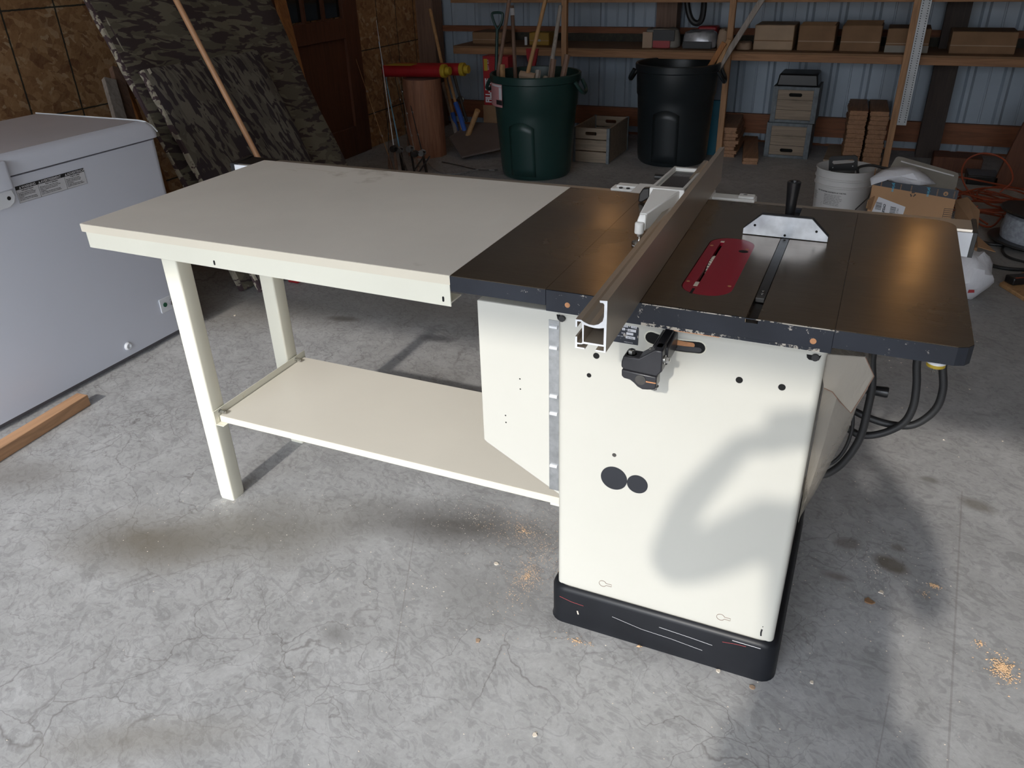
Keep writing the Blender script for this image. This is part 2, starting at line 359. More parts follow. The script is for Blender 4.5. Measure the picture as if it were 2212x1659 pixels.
# ================================================================== the setting
XW, XR, YB, YD, ZC, HDR = -3.27, 4.6, 5.5, -2.42, 3.1, 2.25
def struct(name, mb, mat, **k):
    o = build(name, mb, mat, smooth=False, **k); o['kind'] = 'structure'; return o
struct('floor', MB().quad((XW - .3, YD - .2, 0), (XR, YD - .2, 0), (XR, YB + .3, 0), (XW - .3, YB + .3, 0)), M['concrete'])
struct('driveway', MB().box(-14, 14, -22, YD - .2, -.12, -.02), M['gravel'])
struct('wall_left', MB().box(XW - .08, XW, YD, YB, 0, ZC), M['osb'])
struct('wall_right', MB().box(XR, XR + .08, YD, YB, 0, ZC), M['osb'])
struct('ceiling', MB().box(XW, XR, YD, YB, ZC, ZC + .05), M['ceiling'])
hb = MB().box(XW, XR, YD - .12, YD, HDR, ZC); hb.box(XW, -2.85, YD - .12, YD, 0, HDR); hb.box(2.3, XR, YD - .12, YD, 0, HDR)
struct('wall_front', hb, M['ceiling'])
# ribbed steel back wall
mb = MB(); prof = []; x = XW
while x < XR:
    for dx, dy in ((0, 0), (.018, -.019), (.044, -.019), (.062, 0), (.140, 0), (.145, -.004), (.152, -.004), (.157, 0)):
        prof.append((x + dx, YB + dy))
    x += .2286
mb.loft([[Vector((a, b, .02)) for a, b in prof], [Vector((a, b, ZC)) for a, b in prof]], cap=False, closed=False)
struct('wall_back', mb, M['steel_wall'])
struct('leak_board', MB().box(XW, XR, YB + .004, YB + .3, 0, .3), M['treated'])  # unseen board added outside the wall to stop light leaking in below it
struct('baseboard_back', MB().box(XW, XR, YB - .06, YB - .022, .08, .225), M['treated'])
struct('trim_1', MB().box(XW, XR, YB - .065, YB - .022, .80, .845), M['treated'])
struct('trim_2', MB().box(XW + .0, XW + .17, YB - .22, YB - .06, 0, ZC), M['brown_wood_z'])
struct('trim_3', MB().box(-1.15, -.99, YB - .20, YB - .066, 0, ZC), M['brown_wood_z'])
struct('trim_4', MB().box(.85, 1.0, YB - .20, YB - .066, 0, ZC), M['dark_post'])  # post in a near-black brown, darker than the other wall posts
# panelled door in the left wall, with three panes
dr = thing('door_1', None, None, (XW, 3.75, 0)); dr['kind'] = 'structure'
y0, y1 = 3.33, 4.26
g = MB().box(XW + .002, XW + .04, y0, y0 + .12, 0, 2.05).box(XW + .002, XW + .04, y1 - .12, y1, 0, 2.05)
for a, b in ((0, .22), (.86, 1.0), (1.95, 2.05)): g.box(XW + .002, XW + .04, y0 + .12, y1 - .12, a, b)
build('door_frame', g, M['dark_wood'], dr, bevel=.004)
build('door_panel', MB().box(XW + .002, XW + .018, y0 + .12, y1 - .12, .22, .86), M['dark_wood'], dr)
for k in range(3):
    a = y0 + .12 + k * .23; build('window_pane', MB().box(XW + .004, XW + .012, a + .01, a + .22, 1.01, 1.94), M['glassdark'], dr)
for k in range(1, 3):
    a = y0 + .12 + k * .23; build('glazing_bar', MB().box(XW + .004, XW + .036, a - .012, a + .012, 1.0, 1.95), M['dark_wood'], dr)
build('casing', MB().box(XW + .001, XW + .03, y1 + .004, y1 + .08, 0, 2.1).box(XW + .001, XW + .03, y0 - .08, y0 - .004, 0, 2.1), M['dark_wood'], dr)

# ================================================================== table saw
X0, X1, XL, XRT, D, H = .040, .548, -.162, .750, .686, .864
saw = thing('table_saw', 'cabinet table saw with cream body, black base and dark cast iron top', 'table saw', (.3, .3, 0))
def rrect(x0, x1, y0, y1, r, n=5):
    out = []
    for cx, cy, a0 in ((x1 - r, y1 - r, 0), (x0 + r, y1 - r, 90), (x0 + r, y0 + r, 180), (x1 - r, y0 + r, 270)):
        for k in range(n + 1):
            a = math.radians(a0 + 90 * k / n); out.append((cx + r * math.cos(a), cy + r * math.sin(a)))
    return out
def rring(x0, x1, y0, y1, r, z, n=5): return [Vector((a, b, z)) for a, b in rrect(x0, x1, y0, y1, r, n)]
bs = MB()
R_ = [rring(.034 - o, .556 + o, .027 - o, .66 + o, .035, z) for o, z in ((0, .012), (.002, .0), (.0, .095), (-.004, .104), (-.010, .108), (-.016, .104), (-.017, .06))]
bs.loft([R_[1], R_[0], R_[2], R_[3], R_[4], R_[5], R_[6]], cap=False)
build('base', bs, M['base_blk'], saw)
ybf = .0266
for nm, mt, pts, r in (('scuff', 'label', [(.19, .062), (.26, .050), (.33, .047), (.40, .040)], .0004), ('scuff', 'label', [(.30, .072), (.37, .068), (.42, .064)], .0005), ('scuff', 'redp', [(.06, .078), (.09, .071), (.12, .069)], .0006), ('scuff', 'redp', [(.44, .083), (.47, .088), (.49, .089)], .0006), ('scuff', 'label', [(.46, .0955), (.52, .095)], .0007), ('scuff', 'chipw', [(.105, .048), (.1075, .038)], .0024)):
    build(nm, MB().tube([(a, ybf + r * .6, b) for a, b in pts], r, 5), M[mt], saw)
cab = MB(); yc = .0414
r1 = [rring(.048, .542, yc, .645, .014, z, 6) for z in (.085, .55, .79)]
r1 += [rring(.046, .544, yc - .002, .647, .014, .797, 6), rring(.044, .546, yc - .005, .65, .014, .801, 6), rring(.044, .546, yc - .005, .65, .014, .806, 6)]
cab.loft(r1, cap=False)
cb = build('cabinet', cab, M['cabinet'], saw)
# curved lock slot in the back face, with its dark lip
arc = [(.236, .779), (.262, .7735), (.29, .7715), (.325, .7735)]
def blob(pts, r, n=8):
    P = smooth_pts([(a, 0, b) for a, b in pts], 5); left = []; right = []
    for i, p in enumerate(P):
        d = (P[min(i + 1, len(P) - 1)] - P[max(0, i - 1)]).normalized(); nn = Vector((-d.z, 0, d.x)); left.append(p + nn * r); right.append(p - nn * r)
    def cap_(c, d, s0):
        a0 = math.atan2(d.z, d.x); return [c + Vector((math.cos(a0 + s0 + math.pi * k / n), 0, math.sin(a0 + s0 + math.pi * k / n))) * r for k in range(1, n)]
    d1 = (P[-1] - P[-2]).normalized(); d0 = (P[0] - P[1]).normalized()
    out = right + cap_(P[-1], d1, -math.pi / 2) + left[::-1] + cap_(P[0], d0, -math.pi / 2)
    return [(p.x, p.z) for p in out]
build('lock_slot', MB().prism(blob(arc, .0115), 1, yc - .0008, yc + .0002), M['void'], saw)
s_in = blob(arc, .0118); s_out = blob(arc, .0142); n = len(s_in)
lip = MB(); v = [(a, yc - .0022, b) for a, b in s_in] + [(a, yc - .0005, b) for a, b in s_out]; lip.add(v, [(i, (i + 1) % n, n + (i + 1) % n, n + i) for i in range(n)])
build('slot_lip', lip, M['cream'], saw)
build('trunnion_arc', MB().prism(blob([(a, b - .0045) for a, b in arc[1:]], .005), 1, yc - .0016, yc - .0009), M['blkcast'], saw)
build('inner_casting', MB().prism(blob([(.27, .7785), (.295, .7765), (.312, .7765)], .005), 1, yc - .0014, yc - .0008), M['rust'], saw)
for (a, b), r in zip(((.129, .721), (.115, .675), (.403, .721), (.478, .721), (.233, .674), (.174, .499)), (.0065, .0048, .0065, .0065, .0065, .0045)):
    build('bolt_hole', MB().cyl((a, yc - .0006, b), (a, yc + .002, b), r, 16), M['void'] if r > .0046 else M['steel_dk'], saw, smooth=False)
for (cx, cz, r) in ((.1755, .441, .0285), (.2262, .439, .0222)):
    build('felt_disc', MB().cyl((cx, yc - .0012, cz), (cx, yc, cz), r, 40), M['cloth_black'], saw, smooth=False)
# corner notches under the table, each with a rubber plug
for (a, b) in ((.046, .066), (.509, .534)):
    nt = build('corner_notch', MB().prism([(a, .796), (b, .796), (b - .003, .7855), (b - .007, .783), (a + .006, .7835), (a + .002, .787)], 1, yc - .001, yc + .001), M['void'], saw, smooth=False)
    build('rubber_plug', MB().cyl(((a + b) / 2 + .003, yc - .008, .7915), ((a + b) / 2 + .003, yc, .7915), .0062, 14), M['rubber'], nt)
# keyhole slugs near the base
for kx, kz in ((.160, .141), (.428, .139)):
    k = blob([(kx, kz), (kx + .0001, kz)], .0085); pts = []
    for q in range(20):
        a = math.radians(20 + 320 * q / 19); pts.append((kx + .0085 * math.cos(a), kz + .0085 * math.sin(a)))
    pts += [(kx + .021, kz - .003), (kx + .021, kz + .003)]
    l = MB().tube([(p[0], yc - .0004, p[1]) for p in pts + pts[:1]], .0005, 4); build('keyhole_slug', l, M['brown_wood_z'], saw)
build('marker_stroke', MB().tube([(.5155, yc - .0006, .137), (.5145, yc - .0006, .1275), (.5155, yc - .0006, .119)], .0018, 6).tube([(.5165, yc - .0006, .146), (.516, yc - .0006, .1445)], .001, 5), M['ink'], saw)
# identification plate partly behind the fence
pl = build('nameplate', MB().box(.118, .2105, yc - .0016, yc, .7585, .803), M['charcoal'], saw, smooth=False)
w = MB()
for (a, b, c, d) in ((.181, .190, .7925, .798), (.196, .207, .7925, .798), (.179, .1845, .7855, .7905), (.190, .206, .7845, .79), (.1875, .201, .7775, .7825), (.187, .205, .7695, .775)): w.box(a, b, yc - .0021, yc - .0016, c, d)
build('plate_field', w, M['label'], pl, smooth=False)
tx = MB()
for s_, x_, z_, sz, mt in (('230', .182, .7935, .0045, 0), ('12.4', .1975, .7935, .0045, 0), ('1', .1805, .7862, .0045, 0), ('60', .1915, .7856, .0045, 0), ('36-906', .189, .7703, .0045, 0)):
    tx.add(*text_mesh(s_, sz, frame((x_, yc - .0023, z_), (1, 0, 0), (0, 0, 1))))
build('plate_numbers', tx, M['ink'], pl, smooth=False)
tx = MB()
for s_, x_, z_, sz in (('A', .1915, .7935, .0045), ('HZ', .185, .7865, .0035), ('RPM', .178, .778, .0035), ('CAT. NO.', .169, .7715, .003), ('MADE IN U.S.A.', .184, .761, .0026), ('SERIAL', .15, .7715, .003)):
    tx.add(*text_mesh(s_, sz, frame((x_, yc - .0019, z_), (1, 0, 0), (0, 0, 1))))
build('plate_lettering', tx, M['label'], pl, smooth=False)
# raised cover on the left side with its hinge strip
cv = MB(); P_ = [(-.131, .797), (.0492, .797), (.0492, .3575), (-.1235, .4535), (-.131, .460)]
cv.prism(P_, 1, .050, .0525); cv.box(-.131, .0492, .0525, .13, .7945, .797); cv.box(-.131, -.1285, .0525, .13, .46, .797)
mc = build('motor_cover', cv, M['cabinet'], saw, bevel=.0012)
hg = build('hinge_strip', MB().box(.0262, .0484, .0488, .050, .367, .779), M['galv'], mc, smooth=False)
for z in (.765, .719, .607, .565, .432):
    build('hinge_loop', MB().tube([(.029, .0478, z), (.0455, .0478, z)], .0042, 10), M['fence_end'], mc)
for z in (.748, .703, .64, .52, .45):
    build('rivet', MB().cyl((.034, .0482, z), (.034, .0489, z), .0028, 12), M['galv'], mc)
for (px, pz) in ((-.072, .645), (-.071, .622), (-.098, .565), (-.097, .549)):
    h = on((0, 0), 1, .05)
for q in ((1123, 818.5), (1124, 840.5), (1092, 897.5), (1093, 912.5)):
    p = on(q, 1, .0499); build('pin_hole', MB().cyl(p, p + Vector((0, .0005, 0)), .0018, 10), M['void'], mc, smooth=False)
# cast iron top in three castings
ins = [(.317, .368)]
sx0, sx1 = .4055, .4245
def insert_outline(x0=.2695, x1=.3625, ya=.071, yb=.407, r=.043, n=8): return rrect(x0, x1, ya, yb, r, n)
# the table: plate with an opening for the insert and a slot for the gauge
import bmesh as _bm
def holed_sheet(mb, outer, holes, z):
    bm = _bm.new(); ed = []
    for loop in [outer] + holes:
        vv = [bm.verts.new((x, y, z)) for x, y in loop]; ed += [bm.edges.new((vv[i], vv[(i + 1) % len(vv)])) for i in range(len(vv))]
    _bm.ops.triangle_fill(bm, use_beauty=True, use_dissolve=False, edges=ed); bm.verts.index_update()
    mb.add([v.co.copy() for v in bm.verts], [tuple(v.index for v in f.verts) for f in bm.faces]); bm.free()
def top_plate():
    mb = MB(); O = insert_outline(); n = len(O)
    for z in (H, H - .012): holed_sheet(mb, [(X0, 0), (sx0, 0), (sx0, D), (X0, D)], [O], z)
    k = len(mb.v); mb.v += [Vector((*p, z)) for z in (H, H - .012) for p in O]
    for i in range(n): mb.f.append((k + i, k + (i + 1) % n, k + n + (i + 1) % n, k + n + i))
    return mb
tp = top_plate()
tp.box(sx1, X1 - .0006, 0, D, H - .012, H); tp.box(sx0, sx1, .0, D, H - .016, H - .0095)
tp.box(sx0 - .004, sx0, .0, D, H - .014, H - .0001); tp.box(sx1, sx1 + .004, .0, D, H - .014, H - .0001)
ct = build('table_top', tp, M['iron'], saw, smooth=False)
build('gauge_slot', MB().box(sx0 + .0002, sx1 - .0002, .0005, D - .001, H - .0096, H - .009), M['slot'], ct, smooth=False)
ap = MB()   # front and rear skirts of the centre casting
ap.prism([(X0 + .0003, .8205), (X1 - .0006, .8205), (X1 - .0006, H - .0007), (sx1 + .001, H - .0007), (sx1 + .001, H - .0095), (sx0 - .001, H - .0095), (sx0 - .001, H - .0007), (X0 + .0003, H - .0007)], 1, -.0012, .014)
ap.box(X0, X1, D - .014, D, .8205, H - .0008); ap.box(X0, X0 + .012, 0, D, .8205, H - .013); ap.box(X1 - .012, X1, 0, D, .8205, H - .013)
build('table_edge', ap, M['charcoal'], saw, bevel=.0008)
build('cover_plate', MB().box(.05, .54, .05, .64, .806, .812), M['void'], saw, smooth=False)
build('worn_edge', MB().box(.225, X1 - .001, -.0016, -.0011, H - .0024, H - .0006), M['worn'], saw, smooth=False)
build('worn_edge', MB().box(.225, .53, -.0016, -.0011, .8206, .8262), M['worn'], saw, smooth=False)
build('rust_line', MB().box(.285, .365, -.0008, .01, .8188, .8206), M['rust'], saw, smooth=False)
for hx in (.0835, .5175):
    build('edge_hole', MB().cyl((hx, -.0016, .8385), (hx, -.001, .8385), .0052, 14), M['rust'], saw, smooth=False)
def wing(name, pts, zb):
    tpz = MB().prism(pts, 2, H - .012, H)
    w = build(name, tpz, M['iron'], saw, smooth=False)
    sk = MB(); n = len(pts)
    ins_ = []
    cx = sum(p[0] for p in pts) / n; cy = sum(p[1] for p in pts) / n
    o = .0011
    ring = lambda s, z: [Vector((cx + (p[0] - cx) * (1 + s), cy + (p[1] - cy) * (1 + s), z)) for p in pts]
    sk.loft([ring(-.06, zb), ring(.004, zb), ring(.004, H - .0008), ring(-.06, H - .0008)], cap=False)
    build('wing_edge', sk, M['charcoal'], w, smooth=False)
    return w
wing('left_wing', [(XL, 0), (X0 - .0006, 0), (X0 - .0006, D), (XL, D)], .832)
cr = [(X1 + .0003, 0), (.727, 0), (.742, .006), (.750, .018)]
for k in range(7):
    a = math.radians(90 * k / 6); cr.append((.750 - .045 + .045 * math.cos(a), D - .045 + .045 * math.sin(a)))
cr.append((X1 + .0003, D)); wing('right_wing', cr, .832)
# crimson insert
insq = [(.317 + (x - .316) * .985, .239 + (y - .239) * .996) for x, y in insert_outline()]
im = MB()
def slab_with_slot(mb, O, x0, x1, y0, y1, zt, zb):
    n = len(O); R4 = []
    cx, cy = (x0 + x1) / 2, (y0 + y1) / 2
    for (x, y) in O:
        dx, dy = x - cx, y - cy
        yy = max(y0, min(y1, y)); xx = x1 if dx > 0 else x0
        if y > y1 or y < y0: xx = max(x0, min(x1, cx + dx * .12))
        R4.append((xx, yy))
    for z in (zt, zb):
        k = len(mb.v); mb.v += [Vector((*p, z)) for p in O] + [Vector((*p, z)) for p in R4]
        for i in range(n): mb.f.append((k + i, k + (i + 1) % n, k + n + (i + 1) % n, k + n + i))
    k = len(mb.v) - 4 * n
    for i in range(n):
        mb.f.append((k + i, k + (i + 1) % n, k + 2 * n + (i + 1) % n, k + 2 * n + i)); mb.f.append((k + n + i, k + n + (i + 1) % n, k + 3 * n + (i + 1) % n, k + 3 * n + i))
slab_with_slot(im, insq, .2915, .2985, .135, .372, H - .0002, H - .008)
ti = build('throat_insert', im, M['red'], saw, smooth=False)
for q in ((.278, .347), (.351, .346), (.277, .130), (.354, .131)):
    build('levelling_screw', MB().cyl((q[0], q[1], H - .001), (q[0], q[1], H + .0001), .0034, 14), M['rust'], ti, smooth=False)
build('finger_hole', MB().prism([(.346 + .009 * math.cos(a) * 1.1, .330 + .008 * math.sin(a)) for a in [math.pi * k / 8 for k in range(16)]], 2, H - .001, H + .0001), M['void'], ti, smooth=False)
build('splitter_notch', MB().box(.2925, .2975, .072, .098, H - .001, H + .0001), M['void'], ti, smooth=False)
for wy in ((.110, .132), (.373, .382)): build('worn_patch', MB().box(.291, .2985, wy[0], wy[1], H - .001, H + .0001), M['chipw'], ti, smooth=False)
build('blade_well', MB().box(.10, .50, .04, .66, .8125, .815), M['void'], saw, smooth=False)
bl = MB(); Rb = .127; bc = Vector((.2952, .255, H - Rb + .0012)); pts = []
for k in range(240):
    a = 2 * math.pi * k / 240; r = Rb - (.004 if k % 3 == 2 else 0.0); pts.append((bc.y + r * math.cos(a), bc.z + r * math.sin(a)))
bl.prism(pts, 0, .2940, .2964)
blade = build('saw_blade', bl, M['steel_dk'], saw, smooth=False)
ttm = MB()
for k in range(80):
    a = 2 * math.pi * (k * 3) / 240
    if abs(math.cos(a)) < .62 and math.sin(a) > 0:
        y = bc.y + (Rb + .0002) * math.cos(a); z = bc.z + (Rb + .0002) * math.sin(a); ttm.box(.2935, .2985, y - .0024, y + .0024, z - .003, z + .0006)
build('carbide_tip', ttm, M['chipw'], blade, smooth=False)['kind'] = 'stuff'
# splitter bracket
upper = MB().prism([(.2085, .772), (.212, .7845), (.240, .7845), (.267, .806), (.281, .806), (.2825, .766), (.274, .7545), (.2145, .7575), (.2085, .762)], 1, -.062, -.030)
upper.prism([(.2095, .757), (.2740, .7535), (.2745, .733), (.2715, .727), (.2585, .7245), (.2495, .7235), (.2400, .7275), (.2330, .7340), (.2260, .7385), (.2140, .7400), (.2100, .7445)], 1, -.062, -.034)
upper.box(.2560, .2850, -.034, yc, .765, .800); upper.box(.262, .279, -.05, yc + .0, .775, .806)
bko = build('splitter_bracket', upper, M['blkcast'], saw, bevel=.0025)
build('clamp_bore', MB().cyl((.2455, -.0632, .743), (.2455, -.0618, .743), .0098, 24), M['steel_dk'], bko, smooth=False)
build('clamp_split', MB().box(.2555, .2735, -.0628, -.0618, .7405, .7425), M['rust'], bko, smooth=False)
def hexbolt(a, b, r, nm='bolt', par=bko, mt='zinc'):
    a = Vector(a); b = Vector(b); d = (b - a).normalized()
    m = MB().cyl(a, b, r, 6); m.cyl(a - d * .0015, a, r * 1.35, 18); m.cyl(b, b + d * .001, r * .8, 18, r * .6); return build(nm, m, M[mt], par)
hexbolt((.2235, -.048, .7845), (.2235, -.048, .7925), .0068); hexbolt((.2835, -.045, .782), (.291, -.045, .782), .0062); hexbolt((.2675, -.048, .7265), (.2675, -.048, .721), .0062)
hexbolt((.2555, -.04, .7925), (.2555, -.04, .797), .0038)
# front rail (far side) with its bright end face
rl = MB(); rl.prism([(D + .002, .800), (D + .002, .838), (D + .012, .838), (D + .014, .845), (D + .088, .845), (D + .090, .840), (D + .090, .800), (D + .082, .786), (D + .030, .786)], 0, -1.30, .790)
rail = build('fence_rail', rl, M['fence'], saw, bevel=.001)
build('rail_end_cap', MB().prism([(D + .0, .784), (D + .0, .842), (D + .092, .848), (D + .092, .784)], 0, .790, .800), M['blk'], rail, bevel=.001)
for ra, rb in ((.7515, .7895), (-1.30, -1.185)): build('rail_face', MB().box(ra, rb, D - .004, D + .0015, .787, .842), M['whitep'], rail, smooth=False)
build('left_end_cap', MB().prism([(D - .002, .80), (D - .002, .846), (D + .092, .852), (D + .092, .80)], 0, -1.318, -1.300), M['blk'], rail, bevel=.001)
build('rail_tape', MB().box(-1.30, -1.19, D + .0, D + .088, .8452, .8465), M['blk'], rail, smooth=False)
# tilt crank on the far right side of the cabinet
cr_ = build('tilt_crank', MB().cyl((.542, .36, .62), (.60, .36, .62), .014).box(.594, .606, .292, .372, .610, .630), M['blkcast'], saw, bevel=.003)
build('crank_knob', MB().lathe([(.0, .606), (.0085, .606), (.0095, .612), (.0105, .650), (.0115, .664), (.0105, .668), (.0, .668)], (0, .30, .612), 24, 0, True), M['blk'], cr_)
# under the wing: junction plug and cords
pg = build('plug_body', MB().cyl((.716, .11, .836), (.716, .11, .782), .0155, 24), M['fence_end'], saw)
build('plug_label', MB().cyl((.716, .11, .797), (.716, .11, .784), .0158, 24), M['label'], pg)
build('plug_ring', MB().cyl((.716, .11, .784), (.716, .11, .776), .0152, 24), M['yellow'], pg)
build('plug_prong', MB().box(.7125, .7140, .107, .112, .762, .776).box(.7175, .7190, .107, .112, .762, .776), M['steel_dk'], pg, smooth=False)
def cable(name, qs, r, label, y=.25, mat='rubber', tops=None, par=None, ys=None):
    pts = [on(q, 1, (ys[i] if ys else y)) for i, q in enumerate(qs)]
    if tops: pts = [pts[0] + Vector((0, 0, tops))] + pts
    return build(name, MB().tube(smooth_pts(pts, 6), r, 12), M[mat], par)
cable('motor_cord', [(1981, 780), (1980, 830), (1972, 880), (1950, 915), (1905, 936), (1860, 940), (1830, 925)], .0076, '', .25, tops=.05, par=saw)
cable('supply_cord', [(2037, 785), (2037, 840), (2020, 885), (1975, 917), (1925, 917), (1875, 902), (1840, 885)], .0076, '', .27, tops=.05, par=saw)
cable('switch_cord', [(1884, 775), (1884, 830), (1875, 880), (1858, 945), (1825, 995), (1790, 1022), (1762, 1028)], .0076, '', .2, tops=.05, par=saw)
cable('thin_cord', [(1842, 880), (1841, 925), (1825, 970), (1800, 998), (1765, 1010)], .0035, '', .2, par=saw)
build('strain_relief', MB().box(.60, .62, .19, .23, .80, .835), M['blk'], saw)
# vinyl manual pouch hung on the right side of the cabinet
pc = MB(); outl = [((1783, 762), (1868, 772)), ((1778, 800), (1880, 800)), ((1772, 840), (1875, 840)), ((1765, 890), (1850, 880)), ((1757, 940), (1832, 930)), ((1746, 1000), (1800, 990)), ((1736, 1060), (1766, 1055)), ((1724, 1122), (1729, 1116))]
rings = []
for i, (a, b) in enumerate(outl):
    A = on(a, 1, .075); Bp = on(b, 1, .10); A.x = max(A.x, .546)
    w_ = Vector((Bp.x - A.x, 0, 0)); dep = .30 if i < 6 else .12
    wob = .004 * math.sin(i * 2.3)
    rings.append([A, A + w_ * .35 + Vector((0, -.012 + wob, 0)), A + w_ * .7 + Vector((0, .004 - wob, 0)), Bp, Bp + Vector((-.002, dep * .5, 0)), Bp + Vector((-.01, dep, 0)), A + Vector((.001, dep, 0)), A + Vector((.001, dep * .5, 0))])
pc.loft(rings, cap=True)
pouch = build('manual_pouch', pc, M['pouch']); tag(pouch, 'crumpled clear vinyl pouch hanging on the right side of the saw cabinet', 'pouch')
fl = MB(); A = [on(q, 1, .058) for q in ((1786, 766), (1870, 772), (1888, 812), (1866, 850), (1838, 892), (1815, 868), (1798, 846), (1780, 838), (1776, 812))]
cen = sum(A, Vector()) / len(A) + Vector((0, -.012, 0)); n = len(A)
fl.add(A + [cen] + [a + Vector((0, .003, 0)) for a in A], [(i, (i + 1) % n, n) for i in range(n)] + [tuple(range(n + 1, 2 * n + 1))])
build('folded_flap', fl, M['pouch'], pouch)
build('seam_welt', MB().tube([a + Vector((0, -.001, 0)) for a in A[1:8]], .0009, 6), M['brown_wood_z'], pouch)

# ================================================================== extension table
ext = thing('extension_table', 'long almond laminate side table with cream steel legs and lower shelf', 'table', (-.67, .34, 0))
EX0, EX1 = -1.178, -.1628
slab = build('table_top', MB().box(EX0, EX1, .001, D, .8447, H), M['laminate'], ext, smooth=False)
build('edge_band', MB().box(EX0, EX1, -.0006, .001, .8443, H - .0003).box(EX0 - .0008, EX0, 0, D, .8443, H - .0003), M['edge_band'], slab, smooth=False)
scr = MB()
for qs in (((618, 366), (632, 367), (642, 370)), ((640, 364), (665, 364), (700, 369), (725, 373))):
    P = [on(q, 2, H + .0002) for q in qs]
    for a, b in zip(P, P[1:]):
        scr.quad(a + Vector((0, -.0012, 0)), b + Vector((0, -.0012, 0)), b + Vector((0, .0012, 0)), a + Vector((0, .0012, 0)))
build('scuff', scr, M['chipw'], slab, smooth=False)
build('front_apron', MB().prism([(EX0 + .008, .804), (EX1 - .003, .7955), (EX1 - .003, .8445), (EX0 + .008, .8445)], 1, .003, .006).box(EX0 + .008, EX1 - .003, .006, .05, .802, .805).box(EX0 + .008, EX1 - .003, .006, .05, .8415, .8445), M['cream'], ext, bevel=.001)
build('rear_apron', MB().box(EX0 + .008, EX1 - .010, D - .05, D - .006, .804, .8445), M['cream'], ext, bevel=.001)
for q in ((463, 567.5), (957.5, 646)):
    p = on(q, 1, .0028); build('apron_slot', MB().prism([(p.x + .0022 * math.cos(a) , p.z + (.0035 if math.sin(a) > 0 else -.0035) + .0022 * math.sin(a)) for a in [2 * math.pi * (k + .5) / 16 for k in range(16)]], 1, .0022, .0032), M['void'], ext, smooth=False)
LX, LY, LY2, LW = -1.058, .103, .437, .0508
legm = lambda x, y: MB().prism(rrect(x, x + LW, y, y + LW, .006, 3), 2, .008, .808)
for x_, y_ in ((LX, LY), (LX, LY2)):
    lg = build('leg', legm(x_, y_), M['cream'], ext)
    build('leg_cap', MB().prism(rrect(x_ + .001, x_ + LW - .001, y_ + .001, y_ + LW - .001, .006, 3), 2, 0, .0085), M['cream'], lg)
SX0, SZ, SY0, SY1 = -1.0, .2905, .121, .508
sh = build('lower_shelf', MB().box(SX0, .046, SY0, SY1, SZ - .019, SZ), M['shelf_lam'], ext, smooth=False)
build('edge_band', MB().box(SX0, .046, SY0 - .0008, SY0, SZ - .0195, SZ - .0002), M['edge_band'], sh, smooth=False)
ang = build('angle_bracket', MB().box(SX0 - .0045, SX0 - .0025, SY0 - .018, SY1 + .01, SZ - .024, SZ + .020).box(SX0 - .0045, SX0 + .024, SY0 - .018, SY1 + .01, SZ - .0225, SZ - .0205), M['cream'], ext, bevel=.0006)
for q in ((477, 889), (640, 777)):
    p = on(q, 0, SX0); hexbolt((SX0 - .002, p.y, p.z), (SX0 + .014, p.y, p.z), .0052, 'bolt', ext)
build('shelf_end_bracket', MB().box(.0, .046, SY0, SY1, SZ - .026, SZ - .02), M['cream'], ext)

# ================================================================== fence
fen = thing('rip_fence', 'long bronze aluminium rip fence lying across the saw table', 'fence', (.2, .3, H))
YF = -.215; FL = 1.085
def fz(z): return H + .0012 + (z - .8645)
prof_o = [(.1755, .9140), (.185, .9145), (.1895, .9115), (.198, .9085), (.206, .9085), (.2135, .9115), (.2195, .9175), (.2215, .925), (.2215, .945), (.2195, .9475), (.2145, .9475), (.2140, .9510), (.2262, .9520), (.2262, .8645), (.2095, .8645), (.2095, .8670), (.2230, .8670), (.2230, .8745), (.1895, .8740), (.1865, .8725), (.1790, .8715), (.1790, .8670), (.1915, .8670), (.1915, .8645), (.1755, .8645), (.1755, .8845), (.1787, .8850), (.1787, .8745), (.1858, .8745), (.1875, .8765), (.1865, .9080), (.1850, .9112), (.1785, .9112), (.1785, .9010), (.1755, .9010)]
hole = [(.1895, .8775), (.2222, .8775), (.2222, .9065), (.2140, .9045), (.2060, .9040), (.1980, .9050), (.1895, .9068)]
skew = (.200 - .2262) / (.772 - YF)
def fxy(x, t): return (x + skew * (t), YF + t)
fm = MB()
no = len(prof_o)
r0 = [Vector((*fxy(x, 0), fz(z))) for x, z in prof_o]; r1_ = [Vector((*fxy(x, FL), fz(z))) for x, z in prof_o]
fm.loft([r0, r1_], cap=False)
h0 = [Vector((*fxy(x, 0), fz(z))) for x, z in hole]; h1 = [Vector((*fxy(x, FL), fz(z))) for x, z in hole]; fm.loft([h0, h1], cap=False)
fe = build('extrusion', fm, M['fence'], fen, smooth=False)
# sawn end faces (triangulated with the hollow left open)
def end_face(t):
    bm = _bm.new(); ov = [bm.verts.new((*fxy(x, t), fz(z))) for x, z in prof_o]; hv = [bm.verts.new((*fxy(x, t), fz(z))) for x, z in hole]
    ed = [bm.edges.new((ov[i], ov[(i + 1) % len(ov)])) for i in range(len(ov))] + [bm.edges.new((hv[i], hv[(i + 1) % len(hv)])) for i in range(len(hv))]
    _bm.ops.triangle_fill(bm, use_beauty=True, use_dissolve=False, edges=ed)
    bm.verts.index_update(); vs_ = [v.co.copy() for v in bm.verts]; fs = [tuple(v.index for v in f.verts) for f in bm.faces]; bm.free(); return vs_, fs
build('sawn_end', MB().add(*end_face(-.0004)), M['fence_end'], fen, smooth=False); build('sawn_end', MB().add(*end_face(FL + .0004)), M['fence_end'], fen, smooth=False)
